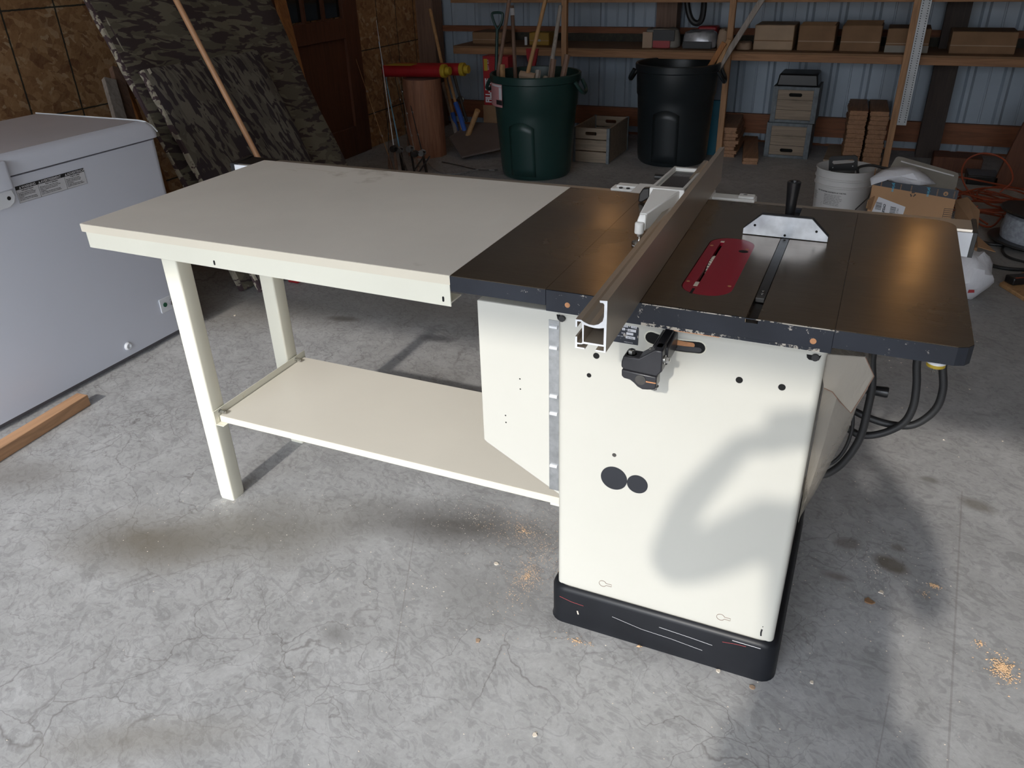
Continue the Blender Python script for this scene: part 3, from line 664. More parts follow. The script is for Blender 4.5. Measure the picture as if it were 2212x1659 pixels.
# casting arm with levelling foot, at the fence's left
S5 = lambda u, v: (1300 + u / 7.2133, 350 + v / 7.2133)
yk = .300
foot = build('levelling_foot', MB().lathe([(0, H + .0008), (.0150, H + .0008), (.0162, H + .002), (.0162, H + .006), (.012, H + .0085), (.005, H + .0095), (.0045, H + .0125), (0, H + .0125)], (.134, yk, 0), 28, 2, True).cyl((.134, yk, H + .012), (.1335, yk, H + .03), .0032, 12).cyl((.134, yk, H + .019), (.134, yk, H + .0265), .0063, 6), M['zinc'], fen)
build('foot_pad', MB().lathe([(0, H + .0002), (.0152, H + .0002), (.0152, H + .0012), (0, H + .0012)], (.134, yk, 0), 24, 2, True), M['whitep'], foot)
arm = MB()
arm.tube([(.1325, yk, .888), (.1325, yk + .0005, .913)], [.0100, .0098], 24)
def ring4(pl_, pr_, h): return [pl_, pr_, pr_ - Vector((0, 0, h)), pl_ - Vector((0, 0, h))]
a0 = on(S5(540, 915), 1, yk + .004); a1 = on(S5(690, 915), 1, yk + .004)
b0 = on(S5(585, 800), 1, yk + .012); b1 = on(S5(700, 800), 1, yk + .012)
zt = .943
c0 = on(S5(800, 400), 2, zt); c1 = on(S5(1235, 438), 2, zt)
arm.loft([ring4(a0, a1, .022), ring4(b0, b1, .038)], cap=True)
arm.loft([ring4(b0, b1, .036), ring4(c0, c1, .050)], cap=True)
arm.loft([ring4(on(S5(740, 400), 2, zt + .001), on(S5(1290, 448), 2, zt + .001), .075), ring4(on(S5(745, 395), 2, zt + .001) + Vector((0, .02, 0)), on(S5(1265, 435), 2, zt + .001) + Vector((0, .02, 0)), .075)], cap=True)
am = build('clamp_arm', arm, M['white'], fen, bevel=.003)
# shallow tray with the printed label, sloping down over the rail
tz = .905
t0 = on(S5(745, 398), 2, zt); t1 = on(S5(1280, 435), 2, zt); t2 = on(S5(1590, 98), 2, tz); t3 = on(S5(1130, 62), 2, tz)
tr = MB(); dz = Vector((0, 0, .018)); e1 = Vector((.007, 0, 0))
tr.loft([[t0, t0 + e1, t0 + e1 - dz, t0 - dz], [t3, t3 + e1, t3 + e1 - dz, t3 - dz]]); tr.loft([[t1 - e1, t1, t1 - dz, t1 - e1 - dz], [t2 - e1, t2, t2 - dz, t2 - e1 - dz]])
d6 = Vector((0, 0, .007))
tr.loft([[t0 + e1 - d6, t1 - e1 - d6, t1 - e1 - d6 * 1.6, t0 + e1 - d6 * 1.6], [t3 + e1 - d6, t2 - e1 - d6, t2 - e1 - d6 * 1.6, t3 + e1 - d6 * 1.6]])
u_ = (t3 - t0) * .93
tr.loft([[t0 + u_ + e1, t1 + (t2 - t1) * .93 - e1, t1 + (t2 - t1) * .93 - e1 - dz, t0 + u_ + e1 - dz], [t3 + e1 * .9 + (t0 - t3) * .015, t2 - e1 + (t1 - t2) * .015, t2 - e1 - dz, t3 + e1 - dz]])
ty = build('lever_tray', tr, M['white'], fen, bevel=.0012)
lb = MB(); up = Vector((0, 0, .0006))
def tb(u, v): # u across 0..1, v along 0..1
    a = (t0 + e1).lerp(t3 + e1, v); b = (t1 - e1).lerp(t2 - e1, v); return a.lerp(b, u) - d6 + up
lb.quad(tb(.08, .04), tb(.95, .04), tb(.95, .88), tb(.08, .88))
lo = build('instruction_label', lb, M['blkcast'], ty, smooth=False)
xd = (tb(1, 0) - tb(0, 0)).normalized(); yd0 = tb(0, 1) - tb(0, 0); yd = (yd0 - xd * yd0.dot(xd)).normalized()
tx = MB(); tx.add(*text_mesh('WARNING\nREAD INSTRUCTION MANUAL\nBEFORE USING FENCE.\nKEEP FENCE PARALLEL\nTO THE SAW BLADE\nTO PREVENT KICKBACK.', .0068, frame(tb(.14, .72) + up, xd, yd)))
build('label_rule', MB().quad(tb(.1, .12) + up, tb(.93, .12) + up, tb(.93, .135) + up, tb(.1, .135) + up), M['label'], lo, smooth=False)
build('label_lettering', tx, M['label'], lo, smooth=False)
lk = [on(S5(*q), 1, .60) for q in ((640, 410), (745, 410), (745, 560), (620, 660), (560, 640), (580, 500))]
build('lock_handle', MB().prism([(p.x, max(p.z, H + .002)) for p in lk], 1, .600, .618), M['blk'], fen, bevel=.003)
build('lock_stud', MB().cyl((lk[1].x - .004, .609, .893), (lk[1].x + .02, .609, .893), .004, 10), M['zinc'], fen)
build('release_knob', MB().cyl((.002, .93, .846), (.03, .93, .846), .008, 16), M['blk'], fen, bevel=.001)
# carriage on the rail, reaching out both sides
cg = MB(); cg.box(-.072, .305, D + .062, D + .108, .846, .8535); cg.box(-.060, -.002, D + .075, D + .108, .8535, .8590); cg.box(.262, .302, D + .07, D + .10, .8535, .8595)
cg.box(-.072, .305, D + .100, D + .108, .815, .8535); cg.box(-.004, .20, D + .0, D + .105, .8465, .862)
cgo = build('carriage', cg, M['white'], fen, bevel=.003)
for x_ in (-.045, -.025): build('set_screw', MB().cyl((x_, D + .07, .8535), (x_, D + .07, .8565), .005, 12), M['blkcast'], cgo)
build('set_screw', MB().cyl((.278, D + .085, .8595), (.278, D + .085, .8605), .005, 12), M['zinc'], cgo)

# ================================================================== mitre gauge
mg = thing('miter_gauge', 'miter gauge with grey half-hexagon face and upright black handle in the table slot', 'miter gauge', (.412, .44, H))
bar = build('guide_bar', MB().box(sx0 + .001, sx1 - .001, .102, .60, H - .0085, H + .0003), M['slot'], mg, bevel=.0006)
build('bar_end', MB().box(sx0 + .0015, sx1 - .0015, .090, .1015, H - .008, H + .001), M['steel_dk'], mg, bevel=.0012)
for y_ in (.113, .127, .43): build('bar_screw', MB().cyl((.415, y_, H), (.415, y_, H + .0008), .0026, 12), M['zinc'] if y_ < .2 else M['void'], bar, smooth=False)
hd = [(.3255, H + .0012), (.4995, H + .0012), (.4995, H + .012), (.4630, .9105), (.3610, .9105), (.3255, H + .013)]
build('face', MB().prism(hd, 1, .4425, .4450), M['miter'], mg, bevel=.0005)
bd = MB().prism([(a + (.412 - a) * -.012, b + (.0015 if b > .9 else 0)) for a, b in hd], 1, .4452, .458); body = build('head', bd, M['blkcast'], mg, bevel=.002)
prt = [(.412 + .078 * math.cos(math.pi * k / 16), .458 + .06 * math.sin(math.pi * k / 16)) for k in range(17)]
build('protractor', MB().prism(prt, 2, H + .0012, H + .010), M['blkcast'], mg, bevel=.001)
for q in ((.349, .8865), (.475, .8855), (.413, .8705)): build('face_hole', MB().cyl((q[0], .4420, q[1]), (q[0], .4424, q[1]), .0027, 12), M['void'], mg, smooth=False)
build('handle', MB().lathe([(0, .874), (.0105, .874), (.0100, .90), (.0118, .935), (.0143, .968), (.0145, .972), (.0125, .9735), (.0085, .9725), (.007, .965), (0, .964)], (.4125, .495, 0), 32, 2, True), M['blk'], mg)
build('handle_washer', MB().cyl((.4125, .495, H + .010), (.4125, .495, .874), .012, 20), M['dullyellow'], mg)

# ================================================================== chest freezer
FX = -2.045
fz_ = thing('chest_freezer', 'pale grey-blue chest freezer with warning label standing along the left wall', 'freezer', (-2.4, .4, 0))
FB, FY0, FY1 = -2.70, -.30, 1.078
build('cabinet', MB().prism(rrect(FB, FX, FY0, FY1, .03, 4), 2, .022, .800), M['freezer'], fz_)
build('plinth', MB().box(FB + .02, FX - .02, FY0 + .02, FY1 - .02, 0, .03), M['gasket'], fz_)
build('gasket', MB().prism(rrect(FB + .01, FX - .008, FY0 + .01, FY1 - .01, .03, 4), 2, .800, .8085), M['gasket'], fz_)
ld = MB(); LR = [rring(FB - .004, FX + .012, FY0 - .01, FY1 + .012, .035, z, 5) for z in (.808, .822)]
LR += [rring(FB + .002, FX + .004, FY0 - .004, FY1 + .006, .032, .848, 5), rring(FB + .012, FX - .012, FY0 + .008, FY1 - .006, .026, .864, 5), rring(FB + .04, FX - .045, FY0 + .04, FY1 - .03, .02, .870, 5)]
ld.loft(LR); lid = build('lid', ld, M['freezer'], fz_)
build('lid_top', MB().prism(rrect(FB + .04, FX - .046, FY0 + .04, FY1 - .031, .02, 4), 2, .8695, .8708), M['freezer_top'], lid, smooth=False)
build('lid_trim', MB().tube([(FB + .02, FY1 - .018, .8705), (FX - .06, FY1 - .018, .8705), (FX - .03, FY1 - .012, .866), (FX - .008, FY1 - .002, .850), (FX + .006, FY1 + .006, .826)], .0028, 8), M['whitep'], lid)
lt = build('latch', MB().prism(rrect(FX - .01, FX + .034, .340, .427, .015, 4), 2, .772, .862), M['freezer'], fz_, bevel=.004)
build('lock_plate', MB().prism([(.345, .768), (.424, .768), (.430, .742), (.420, .722), (.400, .712), (.345, .712)], 0, FX - .002, FX + .014), M['whitep'], fz_, bevel=.004)
build('key_hole', MB().cyl((FX + .0135, .404, .742), (FX + .0148, .404, .742), .0065, 18), M['void'], fz_, smooth=False)
xs_ = FX + .0012
def fpt(q): p = on(q, 0, xs_); return p
# warning label: three columns, black header
ly0, ly1, lz0, lz1 = .444, .7175, .7125, .7685
L_ = build('warning_label', MB().box(FX, xs_, ly0, ly1, lz0, lz1), M['label'], fz_, smooth=False)
hzt = lz1 - .0125
build('label_header', MB().box(xs_ - .0003, xs_ + .0003, ly0, ly1, hzt, lz1), M['ink'], L_, smooth=False)
cw = [ly0, ly0 + .083, ly0 + .189, ly1]
ru = MB()
for y_ in cw[1:3]: ru.box(xs_, xs_ + .0003, y_ - .0004, y_ + .0004, lz0, hzt)
ru.box(xs_, xs_ + .0003, ly0, ly1, lz0, lz0 + .0006).box(xs_, xs_ + .0003, ly0, ly0 + .0006, lz0, hzt).box(xs_, xs_ + .0003, ly1 - .0006, ly1, lz0, hzt)
build('label_rules', ru, M['ink'], L_, smooth=False)
hw = MB()
for (s_, a, b) in (('WARNING', cw[0], .013), ('AVERTISSEMENT', cw[1], .004), ('ADVERTENCIA', cw[2], .004)):
    y_ = a + b; z_ = hzt + .0022
    hw.add([(xs_ + .0006, y_, z_), (xs_ + .0006, y_ + .008, z_), (xs_ + .0006, y_ + .004, z_ + .008)], [(0, 1, 2)])
    hw.add(*text_mesh(s_, .0112, frame((xs_ + .0006, y_ + .0095, z_), (0, 1, 0), (0, 0, 1)), bold=.0003, sx=.98))
build('header_words', hw, M['label'], L_, smooth=False)
bw = MB()
for (s_, a, wd) in (('Suffocation Hazard', cw[0], .083), ('Risque de suffocation', cw[1], .106), ('Peligro de asfixia', cw[2], .085)):
    bw.add(*text_mesh(s_, .0058, frame((xs_ + .0004, a + wd / 2, hzt - .006), (0, 1, 0), (0, 0, 1)), 'CENTER', bold=.00015))
for (s_, a) in (('To prevent a child from being\nentrapped, keep keys out of reach\nof children and not in the vicinity\nof freezer.\nFailure to follow these instructions\ncan result in death or brain damage.', cw[0]),
                ("Afin d'eviter qu'un enfant reste coince,\ngarder la cle du verrou hors de portee des\nenfants et eloignee des alentours du\ncongelateur.\nLe non-respect de cette instruction peut\ncauser un deces ou des lesions cerebrales.", cw[1]),
                ('Para evitar que un nino quede\natrapado, mantenga la llave lejos\ndel alcance de los ninos y lejos\ndel congelador.\nNo seguir esta instruccion puede\nocasionar la muerte o dano cerebral.', cw[2])):
    build('label_paragraph', MB().add(*text_mesh(s_, .0050, frame((xs_ + .0004, a + .004, hzt - .0125), (0, 1, 0), (0, 0, 1)), space=.95, sx=.93, bold=.00008)), M['ink'], L_, smooth=False)
build('label_heading', bw, M['ink'], L_, smooth=False)
pn = build('control_plate', MB().prism(rrect(.889, .975, .123, .184, .004, 3), 0, FX, FX + .004), M['whitep'], fz_, bevel=.001)
build('indicator', MB().cyl((FX + .004, .913, .155), (FX + .007, .913, .155), .0095, 20), M['lamp_g'], pn)
build('control_knob', MB().cyl((FX + .004, .948, .155), (FX + .014, .948, .155), .013, 20), M['gasket'], pn)
build('drain_plug', MB().lathe([(0, FX), (.0165, FX), (.0165, FX + .004), (.012, FX + .009), (.008, FX + .009), (.007, FX + .005), (0, FX + .005)], (0, .690, .064), 28, 0, True), M['whitep'], fz_)

# length of framing lumber on the floor
def lumber_bar(name, a, b, w, h, mat, label, cat='lumber', group=None, bevel=.002, up=Vector((0, 0, 1))):
    a = Vector(a); b = Vector(b); d = (b - a).normalized(); s_ = d.cross(up).normalized(); u = s_.cross(d)
    rg = lambda c: [c + s_ * w / 2, c - s_ * w / 2, c - s_ * w / 2 + u * h, c + s_ * w / 2 + u * h]
    o = build(name, MB().loft([rg(a), rg(b)]), mat, None, bevel=bevel); tag(o, label, cat, group); return o
lumber_bar('lumber_piece', (-1.86, -.45, 0), (-1.925, .362, 0), .050, .042, M['lumber'], 'short reddish two-by-two board lying on the concrete in front of the freezer')

# ================================================================== leaning things along the left wall
def panel(name, xb, k, ya, yb, h, th, mat, label, cat, matE=None, skew_=0.0, z0=.0, wav=.012):
    """board of height h leaning towards the wall, thickness th"""
    d = Vector((-k, 0, 1)).normalized(); nrm = Vector((1, 0, k)).normalized()
    nu, nv = 18, 26; front = []; 
    def pt(u, v, s_):
        p = Vector((xb, ya + (yb - ya) * u, z0)) + d * h * v + Vector((0, skew_ * v, 0))
        b = wav * (math.sin(u * 9 + v * 4) * math.sin(v * 11 + u * 3)) * (1 if s_ > 0 else 0)
        return p + nrm * (s_ * th / 2 + b)
    mb = MB(); a0 = len(mb.v)
    for s_ in (1, -1):
        for i in range(nu + 1):
            for j in range(nv + 1):
                e = min(i, nu - i, j, nv - j); p = pt(i / nu, j / nv, s_)
                if e == 0: p -= nrm * s_ * th * .22
                mb.v.append(p)
    N = (nu + 1) * (nv + 1); ix = lambda s_, i, j: s_ * N + i * (nv + 1) + j
    for i in range(nu):
        for j in range(nv):
            mb.f.append((ix(0, i, j), ix(0, i + 1, j), ix(0, i + 1, j + 1), ix(0, i, j + 1))); mb.f.append((ix(1, i, j), ix(1, i, j + 1), ix(1, i + 1, j + 1), ix(1, i + 1, j)))
    for j in range(nv):
        mb.f.append((ix(0, 0, j), ix(0, 0, j + 1), ix(1, 0, j + 1), ix(1, 0, j))); mb.f.append((ix(0, nu, j), ix(1, nu, j), ix(1, nu, j + 1), ix(0, nu, j + 1)))
    for i in range(nu):
        mb.f.append((ix(0, i, 0), ix(1, i, 0), ix(1, i + 1, 0), ix(0, i + 1, 0))); mb.f.append((ix(0, i, nv), ix(0, i + 1, nv), ix(1, i + 1, nv), ix(1, i, nv)))
    root = thing(name, label, cat, (xb, (ya + yb) / 2, 0))
    o = build('cloth_cover', mb, mat, root)
    if matE:
        em = MB(); rings = []
        for j in range(27):
            c = pt(0, j / 26, 1) - nrm * th * .30; q = pt(0, j / 26, -1) + nrm * th * .3
            w_ = .010 + .003 * math.sin(j * 1.7)
            rings.append([c + Vector((0, -w_, 0)), c + Vector((0, .03, 0)) + nrm * .008, q + Vector((0, .03, 0)) - nrm * .003, q + Vector((0, -w_, 0))])
        em.loft(rings); build('folded_hem', em, matE, root)
    return root
panel('camo_board', -2.125, .43, 1.45, 2.60, 1.75, .055, M['camo_a'], 'tall camouflage cloth-covered board leaning on the wall beside the freezer', 'board', M['camo_edge'])
panel('camo_board', -2.03, .455, 1.475, 2.24, 1.085, .055, M['camo_b'], 'smaller camouflage cloth-covered board leaning in front of the tall one', 'board', M['camo_edge'], wav=.006)
panel('camo_board', -2.33, .43, 2.50, 2.78, .80, .05, M['camo_a'], 'narrow camouflage board whose edge shows right of the tall one', 'board', wav=.01)
o = panel('black_board', -2.40, .43, 2.66, 2.92, .88, .03, M['blk'], 'thin black panel leaning beside the brown door', 'panel', wav=.002)
def strip(name, q0, x0, q1, x1, w, th, mat, label, cat, ext_=0.0, ax=0):
    a = on(q0, ax, x0); b = on(q1, ax, x1); d = (b - a).normalized(); a = a - d * ext_
    if a.z < .012: a = a + d * ((.012 - a.z) / d.z)
    s_ = Vector((0, 1, 0)); s_ = (s_ - d * s_.dot(d)).normalized(); nrm = d.cross(s_)
    rg = lambda c: [c + s_ * w / 2 + nrm * th / 2, c - s_ * w / 2 + nrm * th / 2, c - s_ * w / 2 - nrm * th / 2, c + s_ * w / 2 - nrm * th / 2]
    o = build(name, MB().loft([rg(a), rg(b)]), mat, None, bevel=.002); tag(o, label, cat); return o
strip('weathered_plank', (262, 268), -2.80, (235, 172), -2.92, .060, .03, M['old_wood_z'], 'pale weathered grey plank leaning between freezer and plywood wall', 'plank', .72)
strip('brown_plank', (280, 262), -2.83, (250, 148), -2.96, .055, .035, M['brown_wood_z'], 'dull brown plank leaning just right of the weathered grey one', 'plank', .72)
strip('trim_strip', (305, 265), -2.86, (272, 178), -2.96, .022, .02, M['orange_wood'], 'thin orange wooden strip leaning behind the tall camouflage board', 'strip', .72)
strip('varnished_board', (646, 166), -2.98, (590, -60), -3.20, .085, .03, M['orange_wood'], 'varnished brown board leaning at the wall left of the door', 'board', .72)
a = Vector((-1.953, 1.81, .0)); b = on((372, -16), 0, -2.50)
tag(build('broom_stick', MB().tube([a, a.lerp(b, .5), b], .0135, 14), M['dowel']), 'long smooth wooden pole leaning across the camouflage boards', 'pole')
build_c = on((628, 606), 0, -2.0)
c = on((632, 612), 2, .0); tag(build('red_clamp', MB().prism([(c.x - .03, c.y + .0), (c.x + .03, c.y), (c.x + .045, c.y + .05), (c.x - .02, c.y + .07)], 2, 0, .045), M['redp'], bevel=.008), 'small crimson object on the floor seen behind the side table leg', 'object')

# ------------------------------------------------------------------ corner: rods, log, red tubes, hand tools
rods = [((858, 372), 4.02, (813, 44), -3.21, 'whitep', .0045, 'tallest fishing rod, white tipped, leaning in the corner'),
        ((872, 366), 4.08, (818, 90), -3.20, 'cyan_rod', .0055, 'bright blue fishing rod leaning in the corner'),
        ((850, 368), 3.92, (769, 128), -3.20, 'handle', .003, 'thin brown rod leaning apart at the left of the others'),
        ((895, 366), 4.10, (835, 78), -3.18, 'steel_dk', .0035, 'dark fishing rod standing just right of the blue one'),
        ((905, 368), 4.06, (853, 132), -3.05, 'tile_grey', .0035, 'grey fishing rod leaning against the red tubes'),
        ((921, 366), 4.02, (862, 128), -2.99, 'blkcast', .0045, 'thick black fishing rod crossing in front of the log'),
        ((840, 362), 4.05, (836, 130), -3.1, 'steel_dk', .003, 'short upright dark rod at the left of the red tubes')]
for i, (q0, y0_, q1, x1_, mt, r, lb_) in enumerate(rods):
    a = on(q0, 2, .03); b = on(q1, 0, x1_); d = b - a
    rt = thing('fishing_rod', lb_, 'fishing rod', (a.x, a.y, 0), 'fishing rods in the corner')
    build('blank', MB().tube([a + d * .12, a + d * .5, b], [r, r * .75, r * .4], 8), M[mt], rt)
    build('grip', MB().tube([a - Vector((0, 0, .025)), a + d * .06, a + d * .125], [r * 2.2, r * 2.6, r * 2], 10), M['blk'] if i % 2 else M['brown_wood_z'], rt)
    if i not in (2, 6):
        c = a + d * .15 + Vector((.02, -.035, 0))
        rl_ = build('reel', MB().lathe([(0, -.022), (.022, -.022), (.024, -.012), (.014, -.01), (.014, .012), (.024, .014), (.02, .026), (0, .028)], c, 16, 1, True), M['galv' if i % 2 else 'steel_dk'], rt)
        build('reel_handle', MB().tube([c, c + Vector((.03, 0, .01)), c + Vector((.03, -.03, .02))], .004, 6), M['blk'], rl_)
    for k in (.3, .5, .7): build('line_guide', MB().lathe([(.006, -.001), (.008, 0), (.006, .001)], a + d * k + Vector((.006, -.006, 0)), 10, 1), M['galv'], rt)
lc = Vector((-2.69, 4.30, 0))
lg_ = MB(); rings = []
for z in (0, .02, .2, .4, .56, .575):
    rings.append([Vector((lc.x + (.150 - .012 * z) * (1 + .035 * math.sin(k * 1.3 + z)) * math.cos(2 * math.pi * k / 36), lc.y + (.150 - .012 * z) * (1 + .035 * math.sin(k * 1.3)) * math.sin(2 * math.pi * k / 36), z)) for k in range(36)])
lg_.loft(rings, cap=False); lgt = thing('log', 'upright log section with reddish bark under the red tubes', 'log', (lc.x, lc.y, 0))
build('bark', lg_, M['log'], lgt); build('cut_end', MB().add(rings[-1], [tuple(range(36))]), M['log_top'], lgt, smooth=False)
ztube = .625
for k, (x0_, x1_, y_, z_, lb_) in enumerate(((-3.0, -2.50, 4.28, .622, 'front red tube with yellow end cap lying across the log'), (-2.96, -2.40, 4.39, .640, 'rear red tube with yellow end cap behind the front one'))):
    t_ = thing('red_tube', lb_, 'tube', (x0_, y_, z_), 'red tubes on the log')
    zo = .575 + .046
    build('barrel', MB().cyl((x0_, y_, zo), (x1_, y_, zo + .012), .045, 24), M['redp'], t_)
    build('end_cap', MB().cyl((x1_, y_, zo + .012), (x1_ + .035, y_, zo + .013), .048, 24).cyl((x1_ + .035, y_, zo + .013), (x1_ + .07, y_, zo + .014), .030, 20), M['yellow'], t_, bevel=.004)
tag(build('yellow_card', MB().prism([(-2.95, 4.20), (-2.73, 4.22), (-2.74, 4.33), (-2.93, 4.30)], 2, .6705, .673), M['yellow'], smooth=False), 'folded yellow card lying on top of the front red tube', 'card')
def tool(label, q0, p0, q1, p1, r, mat, name='tool_handle', cat='tool', parts=(), group=None):
    a = on(q0, *p0); b = on(q1, *p1); d = b - a
    t_ = thing(name, label, cat, (a.x, a.y, a.z), group); build('shaft', MB().tube([a, a.lerp(b, .5), b], [r, r * .92, r], 12), M[mat], t_)
    return t_, a, b, d
t_, a, b, d = tool('orange-brown handled tool with white ferrule leaning right of the corner post', (990, 300), (1, 4.55), (929, 20), (1, 4.95), .014, 'handle')
build('ferrule', MB().tube([a + d * .48, a + d * .56], .0165, 12), M['whitep'], t_); build('lower_grip', MB().tube([a + d * .0, a + d * .2], .018, 12), M['blue'], t_)
t_, a, b, d = tool('wooden pick handle with blue curved grip leaning below the yellow cap', (999, 280), (1, 4.5), (966, 152), (1, 4.7), .013, 'handle')
g_ = [a + d * .45, a + d * .25 + Vector((.012, 0, 0)), a + d * .05 + Vector((.015, 0, 0)), a + Vector((.06, -.02, -.07))]
build('blue_grip', MB().tube(smooth_pts(g_, 5), .020, 12), M['blue'], t_)
t_, a, b, d = tool('dark steel bar with looped ring leaning right of the blue grip', (1008, 262), (1, 4.6), (977, 150), (1, 4.75), .012, 'steel_dk', 'pry_bar')
build('ring', MB().tube([a + d * .42 + Vector((.025 * math.cos(q), 0, .025 * math.sin(q))) for q in [math.pi * 2 * k / 14 for k in range(15)]], .006, 8), M['steel_dk'], t_)
t_, a, b, d = tool('short pale wooden handle standing with rounded end at the floor', (1008, 300), (1, 4.45), (1032, 238), (1, 4.4), .021, 'handle', 'axe_handle')
t_, a, b, d = tool('old wooden hoe handle leaning low behind the log', (990, 306), (1, 4.5), (958, 180), (1, 4.8), .018, 'old_wood_z')
# dark rubber mat and rake-like wires near the corner
mt_ = MB(); P_ = [(-2.55, 4.42), (-2.42, 4.585), (-2.05, 4.585), (-2.02, 4.36), (-2.33, 4.20)]
tag(build('scoop_blade', MB().add([(x, y, .03 + .55 * max(0, y - 4.25)) for x, y in P_] + [(x, y, .015 + .55 * max(0, y - 4.25)) for x, y in P_], [tuple(range(5)), tuple(range(5, 10))[::-1]] + [(i, (i + 1) % 5, 5 + (i + 1) % 5, 5 + i) for i in range(5)]), M['mat'], bevel=.003), 'broad brown scoop blade tilted on the floor left of the green bin', 'scoop')
w1 = [on(q, 2, .012) for q in ((925, 352), (940, 368), (965, 376), (1000, 374), (1035, 366), (1068, 368))]
tag(build('bent_wire', MB().tube(smooth_pts(w1, 6), .005, 6), M['galv']), 'shiny curved wire lying on the floor beyond the table edge', 'wire')
w2 = [on(q, 2, .012) for q in ((955, 350), (990, 357), (1030, 366), (1075, 367))]
tag(build('bent_wire', MB().tube(smooth_pts(w2, 6), .004, 6), M['steel_dk']), 'dark thin wire lying on the floor just beyond the shiny one', 'wire')
for k, (q, dx) in enumerate((((895, 368), .12), ((905, 372), .1), ((880, 371), -.08))):
    a = on(q, 2, .02); tag(build('rod_butt', MB().cyl(a, a + Vector((dx, .05 * k - .05, .12)), .006, 8), M['steel_dk']), ('short steel rod end at the foot of the fishing rods', 'second short steel rod beside it crossing the first', 'leftmost short steel rod end under the fishing rods')[k], 'rod')
# red boxed product behind the green bin
tag(build('dark_crate', MB().box(-2.34, -2.06, 4.62, 4.80, 0, .345), M['card_dull'], bevel=.006), 'dull dark box under the red carton behind the green bin', 'box')
bxr = thing('red_carton', 'tall red carton lettered FILL-R standing behind the green bin', 'carton', (-2.2, 4.62, .3455))
build('carton', MB().box(-2.315, -2.10, 4.60, 4.72, .3455, .705), M['redp'], bxr, bevel=.003)
build('carton_words', MB().add(*text_mesh('FILL-RITE', .068, frame((-2.252, 4.5985, .365), (0, 0, 1), (-1, 0, 0)), bold=.003, sx=.66)), M['label'], bxr, smooth=False)
build('carton_badge', MB().box(-2.305, -2.275, 4.5985, 4.5995, .60, .685), M['yellow'], bxr, smooth=False)
build('badge_words', MB().add(*text_mesh('BEST BUY', .018, frame((-2.262, 4.598, .605), (0, 0, 1), (-1, 0, 0)))), M['label'], bxr, smooth=False)

# ------------------------------------------------------------------ the two big bins
def bin_(name, label, c, rb, rt, h, mat, n=48):
    t_ = thing(name, label, 'bin', (c[0], c[1], 0))
    pr = [(0, .006), (rb * .93, .0), (rb, .02), (rb * 1.02, .06)]
    pr += [(rb + (rt - rb) * k, h * k) for k in (.3, .6, .68)] + [(rb + (rt - rb) * .70 + .006, h * .70), (rb + (rt - rb) * .9 + .006, h * .92), (rt + .012, h * .93), (rt + .014, h * .99), (rt + .008, h), (rt - .004, h * .995), (rt - .010, h * .94), (rb - .008, .03), (0, .03)]
    build('body', MB().lathe(pr, (c[0], c[1], 0), n, 2), mat, t_)
    for s_ in (-1, 1):
        x_ = c[0] + s_ * (rt + .012); pts = [(x_, c[1] - .07, h * .93), (x_ + s_ * .035, c[1] - .05, h * .85), (x_ + s_ * .04, c[1], h * .82), (x_ + s_ * .035, c[1] + .05, h * .85), (x_, c[1] + .07, h * .93)]
        build('handle', MB().tube(smooth_pts(pts, 5), .013, 10), mat, t_)
    # raised arch panel facing the room
    yb_ = lambda z, x: c[1] - math.sqrt(max(0, (rb + (rt - rb) * z / h + .004) ** 2 - (x - c[0]) ** 2))
    m = MB(); nx = 8; hh = h * .58; pts = []; w_ = rb * .38
    def arch(x): return hh - .035 * ((x - c[0]) / w_) ** 2
    for i in range(nx + 1):
        x = c[0] - w_ + 2 * w_ * i / nx; pts.append([Vector((x, yb_(z, x), z)) for z in [arch(x) * k / 6 + .03 * (1 - k / 6) for k in range(7)]])
    m.loft(pts, cap=False, closed=False); k = len(m.v)
    pr_ = build('front_panel', m, mat, t_)
    pr_.modifiers.new('s', 'SOLIDIFY').thickness = .006
    return t_, yb_
GB = (-1.635, 4.02); gt, gyb = bin_('trash_bin', 'dark green round bin full of handles and wood scraps', GB, .243, .300, .685, M['green'])
m = MB(); N_ = 8
z0_, z1_ = .49, .645; xs = [-1.905 + .145 * k / N_ for k in range(N_ + 1)]
rows = [[Vector((x, GB[1] - math.sqrt(.300 ** 2 - (x - GB[0]) ** 2) - .011, z)) for z in (z0_, z1_)] for x in xs]
m.loft(rows, cap=False, closed=False); sl_ = build('sticker', m, M['pink'], gt)
def arcs(xa, xb, za, zb, off_=.0125): 
    mm = MB(); xx = [xa + (xb - xa) * k / 4 for k in range(5)]
    return mm.loft([[Vector((x, GB[1] - math.sqrt(.300 ** 2 - (x - GB[0]) ** 2) - off_, z)) for z in (za, zb)] for x in xx], cap=False, closed=False)
build('sticker_stripe', arcs(-1.903, -1.764, .618, .630), M['label'], sl_); build('sticker_block', arcs(-1.82, -1.761, .505, .535), M['ink'], sl_); build('sticker_panel', arcs(-1.79, -1.764, .54, .615), M['label'], sl_)
BB = (-.815, 4.69); bt, byb = bin_('trash_bin', 'black round bin standing empty-looking beneath the shelf', BB, .250, .285, .690, M['bin_black'])
